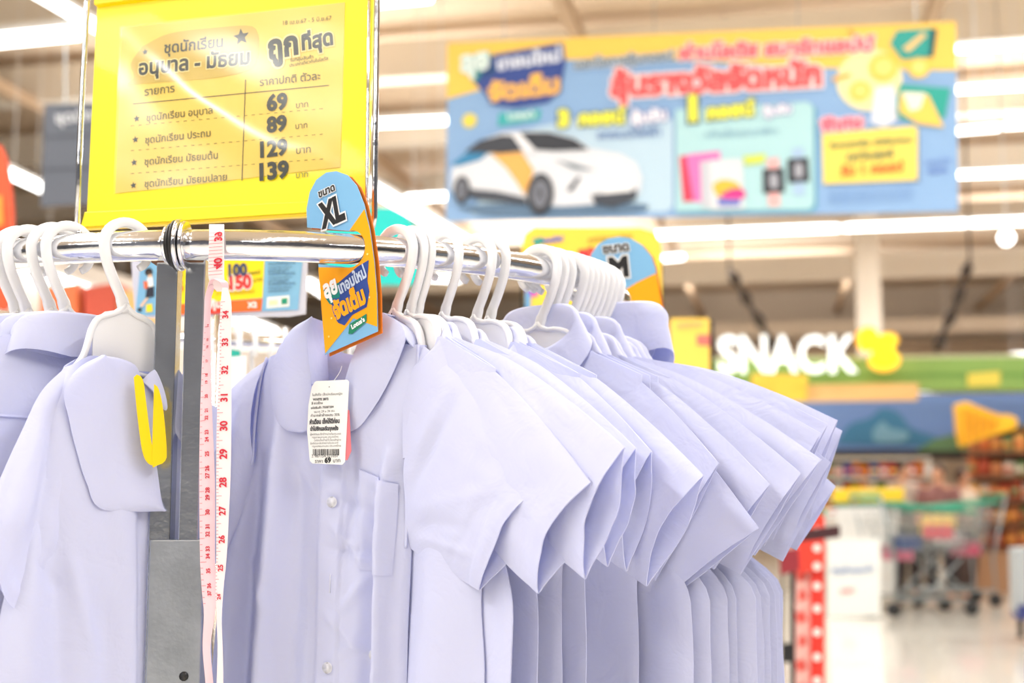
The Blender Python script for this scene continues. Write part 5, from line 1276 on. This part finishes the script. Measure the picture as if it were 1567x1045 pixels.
Y2.poly('board', [(1026, 487), (1085, 487), (1088, 700), (1026, 700)], pm(244, 202, 86), 0, .02); Y2.poly('side_edge', [(1086, 490), (1092, 490), (1094, 700), (1088, 700)], m_black, .0, .04); Y2.text('ลดราคา', (1036, 502), (1076, 500), pm(190, 170, 110), k=2, bold=.05)
Y2.poly('print_block', [(1066, 512), (1086, 512), (1086, 530), (1066, 528)], pm(210, 110, 100), Y2.layer(1)); Y2.poly('stand_post', [(1052, 700), (1060, 700), (1060, 1150), (1052, 1150)], m_black, 0, .03)

# ================================================================== hanging price tag of the frontmost shirt
tagp = H1.p(H1.un(503, 646)[0], .036, 0)
G_ = Board('price_tag', 503, 646, tagp.y - .003, 18, -3, label='white paper price tag with barcode hanging from the frontmost shirt', cat='tag', lay=.0003)
tg_o = [(481, 585), (484, 583), (531, 581), (534, 584), (528, 706), (524, 711), (478, 709), (474, 705), (470, 660), (472, 620), (477, 592)]
G_.poly('paper', tg_o, pm(242, 242, 240, .6), 0, .0005)
G_.poly('pink_back_slip', [(528, 625), (534, 628), (537, 690), (531, 704), (526, 704)], pm(226, 120, 130), .0008, .0012)
gt = lambda s_, a, b, bold=.03, tall=1: G_.text(s_, a, b, pm(70, 70, 74), k=1.5, bold=bold, tall=tall)
q = G_.loc(504, 592); G_.poly('printed_dot', disc(q[0], q[1], .0007, 10), pm(150, 150, 155), G_.layer(1), local=True)
gt('ใบสั่งซื้อ เสื้อนักเรียนหญิง', (478, 606), (524, 604), .0); gt('WHITE 2872', (479, 613), (503, 612), .04); gt('สี ขาวล้วน', (477, 619), (494, 618), .02); gt('รหัสสินค้า 75087384', (476, 626), (511, 624), .02)
gt('ขนาด 29 x 34 ซม.', (481, 632), (513, 630), .0); gt('ทำจากผ้าฝ้ายผสม 35%', (476, 638), (520, 636), .01)
gt('คำเตือน เช็คให้ดีก่อน', (474, 649), (520, 647), .05, 1.5); gt('นำไปซักและรีดทุกครั้ง', (475, 659), (518, 658), .05, 1.5)
for j in range(5): gt(('ผู้ผลิตและจัดจำหน่ายในประเทศ', 'กรุงเทพมหานคร ประเทศไทย', 'โปรดเก็บป้ายไว้เป็นหลักฐาน')[j % 3], (475 + 3 * (j % 3), 666 + 4.6 * j), (522 - 4 * (j % 2), 665 + 4.6 * j), .0)
x = 479.0; rb_ = random.Random(3)
while x < 518:
    wd = rb_.choice((.6, .8, 1.2, 1.7)); G_.poly('barcode_bar', [(x, 687), (x + wd, 687), (x + wd, 696.5), (x, 696.5)], pm(50, 50, 54), G_.layer(1)); x += wd + rb_.choice((.6, .8, 1.1))
gt('2 987154 571037', (477, 700), (518, 699.5), .0); gt('ราคา', (482, 708), (494, 708), .01); G_.text('69', (497, 708), (507, 707.5), pm(30, 30, 32), k=1.5, bold=.045); gt('บาท', (510, 707.5), (521, 707), .01)
a = G_.place(*(lambda q: (q[0], .0, q[1]))(G_.loc(504, 592))); b = H1.p(H1.un(520, 560)[0], -.004, H1.un(520, 560)[1])
tube('string', catmull([a, a.lerp(b, .5) + Vector((.004, -.004, .003)), b], 14), .0004, pm(235, 235, 240), G_.root, 5)

# ================================================================== measuring tape over the rail
m_tape = mat('tape_vinyl', srgb(246, 232, 234), .4, noise_amt=.05, nscale=60); m_tapeb = mat('tape_vinyl_pink', srgb(244, 208, 216), .45); m_red = pm(206, 40, 60)
tt_ = theta_px(331); tq = rp(tt_); TY = tq.y - .018
tape = empty('measuring_tape', Vector((tq.x, tq.y, .35)), 'pink and white tailor\'s measuring tape knotted over the rail', 'tape measure')
def ribbon(P, name, m, th=.0005):
    """P: list of (left px, right px, y px, depthL, depthR)"""
    A = []; Bb = []
    for (xl, xr, y, yl_, yr_) in P: A.append(at(xl, y, yl_)); Bb.append(at(xr, y, yr_))
    A = catmull(A, 60); Bb = catmull(Bb, 60); V = []
    for a_, b_ in zip(A, Bb): V += [a_, a_.lerp(b_, .5), b_]
    return mesh(name, V, grid_faces(3, 60), m, tape, True, solid=th), A, Bb
def tape_marks(A, Bb, nums, ys, side=1, flip=False, step=5.3, toff=.0009, y_rng=None):
    """numerals turned sideways and tick lines along one edge"""
    def frame_at(y):
        best = min(range(14 if flip else 0, len(A)), key=lambda i: abs(proj(A[i])[1] - y)); i = max(1, min(len(A) - 2, best)); a_, b_ = A[i], Bb[i]; up = (A[i - 1] - A[i + 1]).normalized(); ex = (b_ - a_); n = ex.cross(up).normalized()
        if n.y > 0: n = -n
        # refine along the strand
        return a_, b_, up, ex, n
    for s_, y in zip(nums, ys):
        a_, b_, up, ex, n = frame_at(y); VT, FT, ext = text_geo(s_, .03)
        hgt = (b_ - a_).length * (.5 if step < 6 else .26); k_ = hgt / .7; wd = (ext[1] - ext[0]) * k_; c0 = a_ + ex * .55 - up * wd / 2
        V = [c0 + up * ((v.x - ext[0]) * k_) - ex.normalized() * (v.y * k_ - hgt * .35) * (1 if not flip else -1) + n * toff for v in VT]
        mesh('numeral', V, FT, m_red, tape)
    V = []; Fc = []; y = y_rng[0]; j = 0
    while y < y_rng[1]:
        a_, b_, up, ex, n = frame_at(y); c0 = a_ + up * 0
        sgn = (y - proj(a_)[1]) ; c0 = c0 - up * (sgn / F * TY)
        L = (.42 if j % 8 == 0 else .3 if j % 4 == 0 else .18) if not flip else .9
        e0 = ex * 0.02; q = [c0 + e0, c0 + ex * L, c0 + ex * L - up * .00035, c0 + e0 - up * .00035]; k_ = len(V); V += [v + n * toff for v in q]; Fc.append((k_, k_ + 1, k_ + 2, k_ + 3)); y += step; j += 1
    o = mesh('tick_marks', V, Fc, m_red, tape); o['kind'] = 'stuff'
top = [(322, 342, 352, tq.y, tq.y), (320, 343, 346, tq.y - .012, tq.y - .012), (320, 343, 360, TY, TY), (319, 343, 400, TY, TY), (319, 343, 424, TY, TY), (324, 345, 436, TY + .002, TY), (332, 348, 446, TY + .004, TY)]
_, A, Bb = ribbon([(322, 342, 364, tq.y + .02, tq.y + .02), (321, 342, 349, tq.y + .01, tq.y + .01), (320, 343, 344, tq.y - .004, tq.y - .004)] + top[2:], 'strand', m_tape)
tape_marks(A, Bb, ['39', '40'], [362, 404], flip=True, y_rng=(352, 424))
ribbon([(316, 326, 446, TY, TY + .006), (322, 334, 428, TY - .003, TY + .003), (334, 346, 430, TY - .004, TY), (340, 350, 438, TY - .002, TY), (346, 349, 450, TY, TY)], 'knot_loop', m_tapeb)
TS = TY - .004
_, A, Bb = ribbon([(340, 348, 440, TS, TS), (338, 354, 462, TS, TS), (336, 354, 500, TS, TS), (335, 354, 560, TS, TS), (332, 354, 640, TS, TS), (331, 353, 720, TS, TS), (331, 350, 790, TS, TS), (331, 347, 850, TS, TS), (330, 342, 900, TS + .002, TS), (332, 339, 950, TS + .004, TS), (333, 341, 1000, TS, TS), (330, 342, 1080, TS, TS)], 'strand', m_tape)
tape_marks(A, Bb, ['34', '33', '32', '31', '30', '29', '28', '27', '26', '25', '24'], [487, 527, 570, 611, 653, 696, 738, 782, 824, 867, 910], y_rng=(462, 920))
_, A, Bb = ribbon([(322, 334, 436, TY - .001, TY + .006), (314, 324, 452, TY - .001, TY + .004), (312, 322, 500, TY - .001, TY + .006), (308, 323, 580, TY - .001, TY + .002), (306, 325, 640, TY - .002, TY + .001), (305, 329, 740, TY - .002, TY + .001), (306, 329, 850, TY - .002, TY + .001), (309, 331, 905, TY - .002, TY), (312, 329, 940, TY - .002, TY), (310, 322, 990, TY - .002, TY), (314, 326, 1040, TY - .002, TY), (318, 330, 1090, TY - .002, TY)], 'strand', m_tapeb)
tape_marks(A, Bb, [str(n_) for n_ in range(14, 38)], [500 + 17.8 * i for i in range(24)], y_rng=(500, 930), step=9)

# ================================================================== yellow strap by the post
Yb = Board('yellow_tag_strip', 225, 640, 1.245, -30, label='curved yellow plastic strip against the left steel post', cat='tag', lay=.0004)
Yb.poly('strip', [(205, 577), (211, 573), (219, 582), (223, 610), (228, 650), (233, 682), (240, 700), (236, 712), (226, 708), (218, 690), (211, 640), (207, 600)], mat('yellow_strip', srgb(250, 214, 20), .35), 0, .0012, smooth=50)
Yb.poly('strip_reflection', [(236, 588), (243, 596), (250, 630), (255, 690), (252, 706), (240, 712), (233, 711), (234, 650)], MATS['yellow_strip'], -.0005, .0007, smooth=50)  # yellow shape standing in for the strip's mirror image in the post
# small white notice behind the tape
N_ = Board('white_notice', 362, 570, 1.95, 3, label='plain white paper notice seen between the tape and the frontmost shirt', cat='sign', lay=.001)
N_.poly('paper', [(318, 549), (377, 544), (374, 640), (318, 640)], pm(240, 244, 246), 0, .002); N_.poly('teal_corner', [(352, 534), (366, 536), (366, 548), (352, 549)], pm(30, 170, 150), .004, .006)
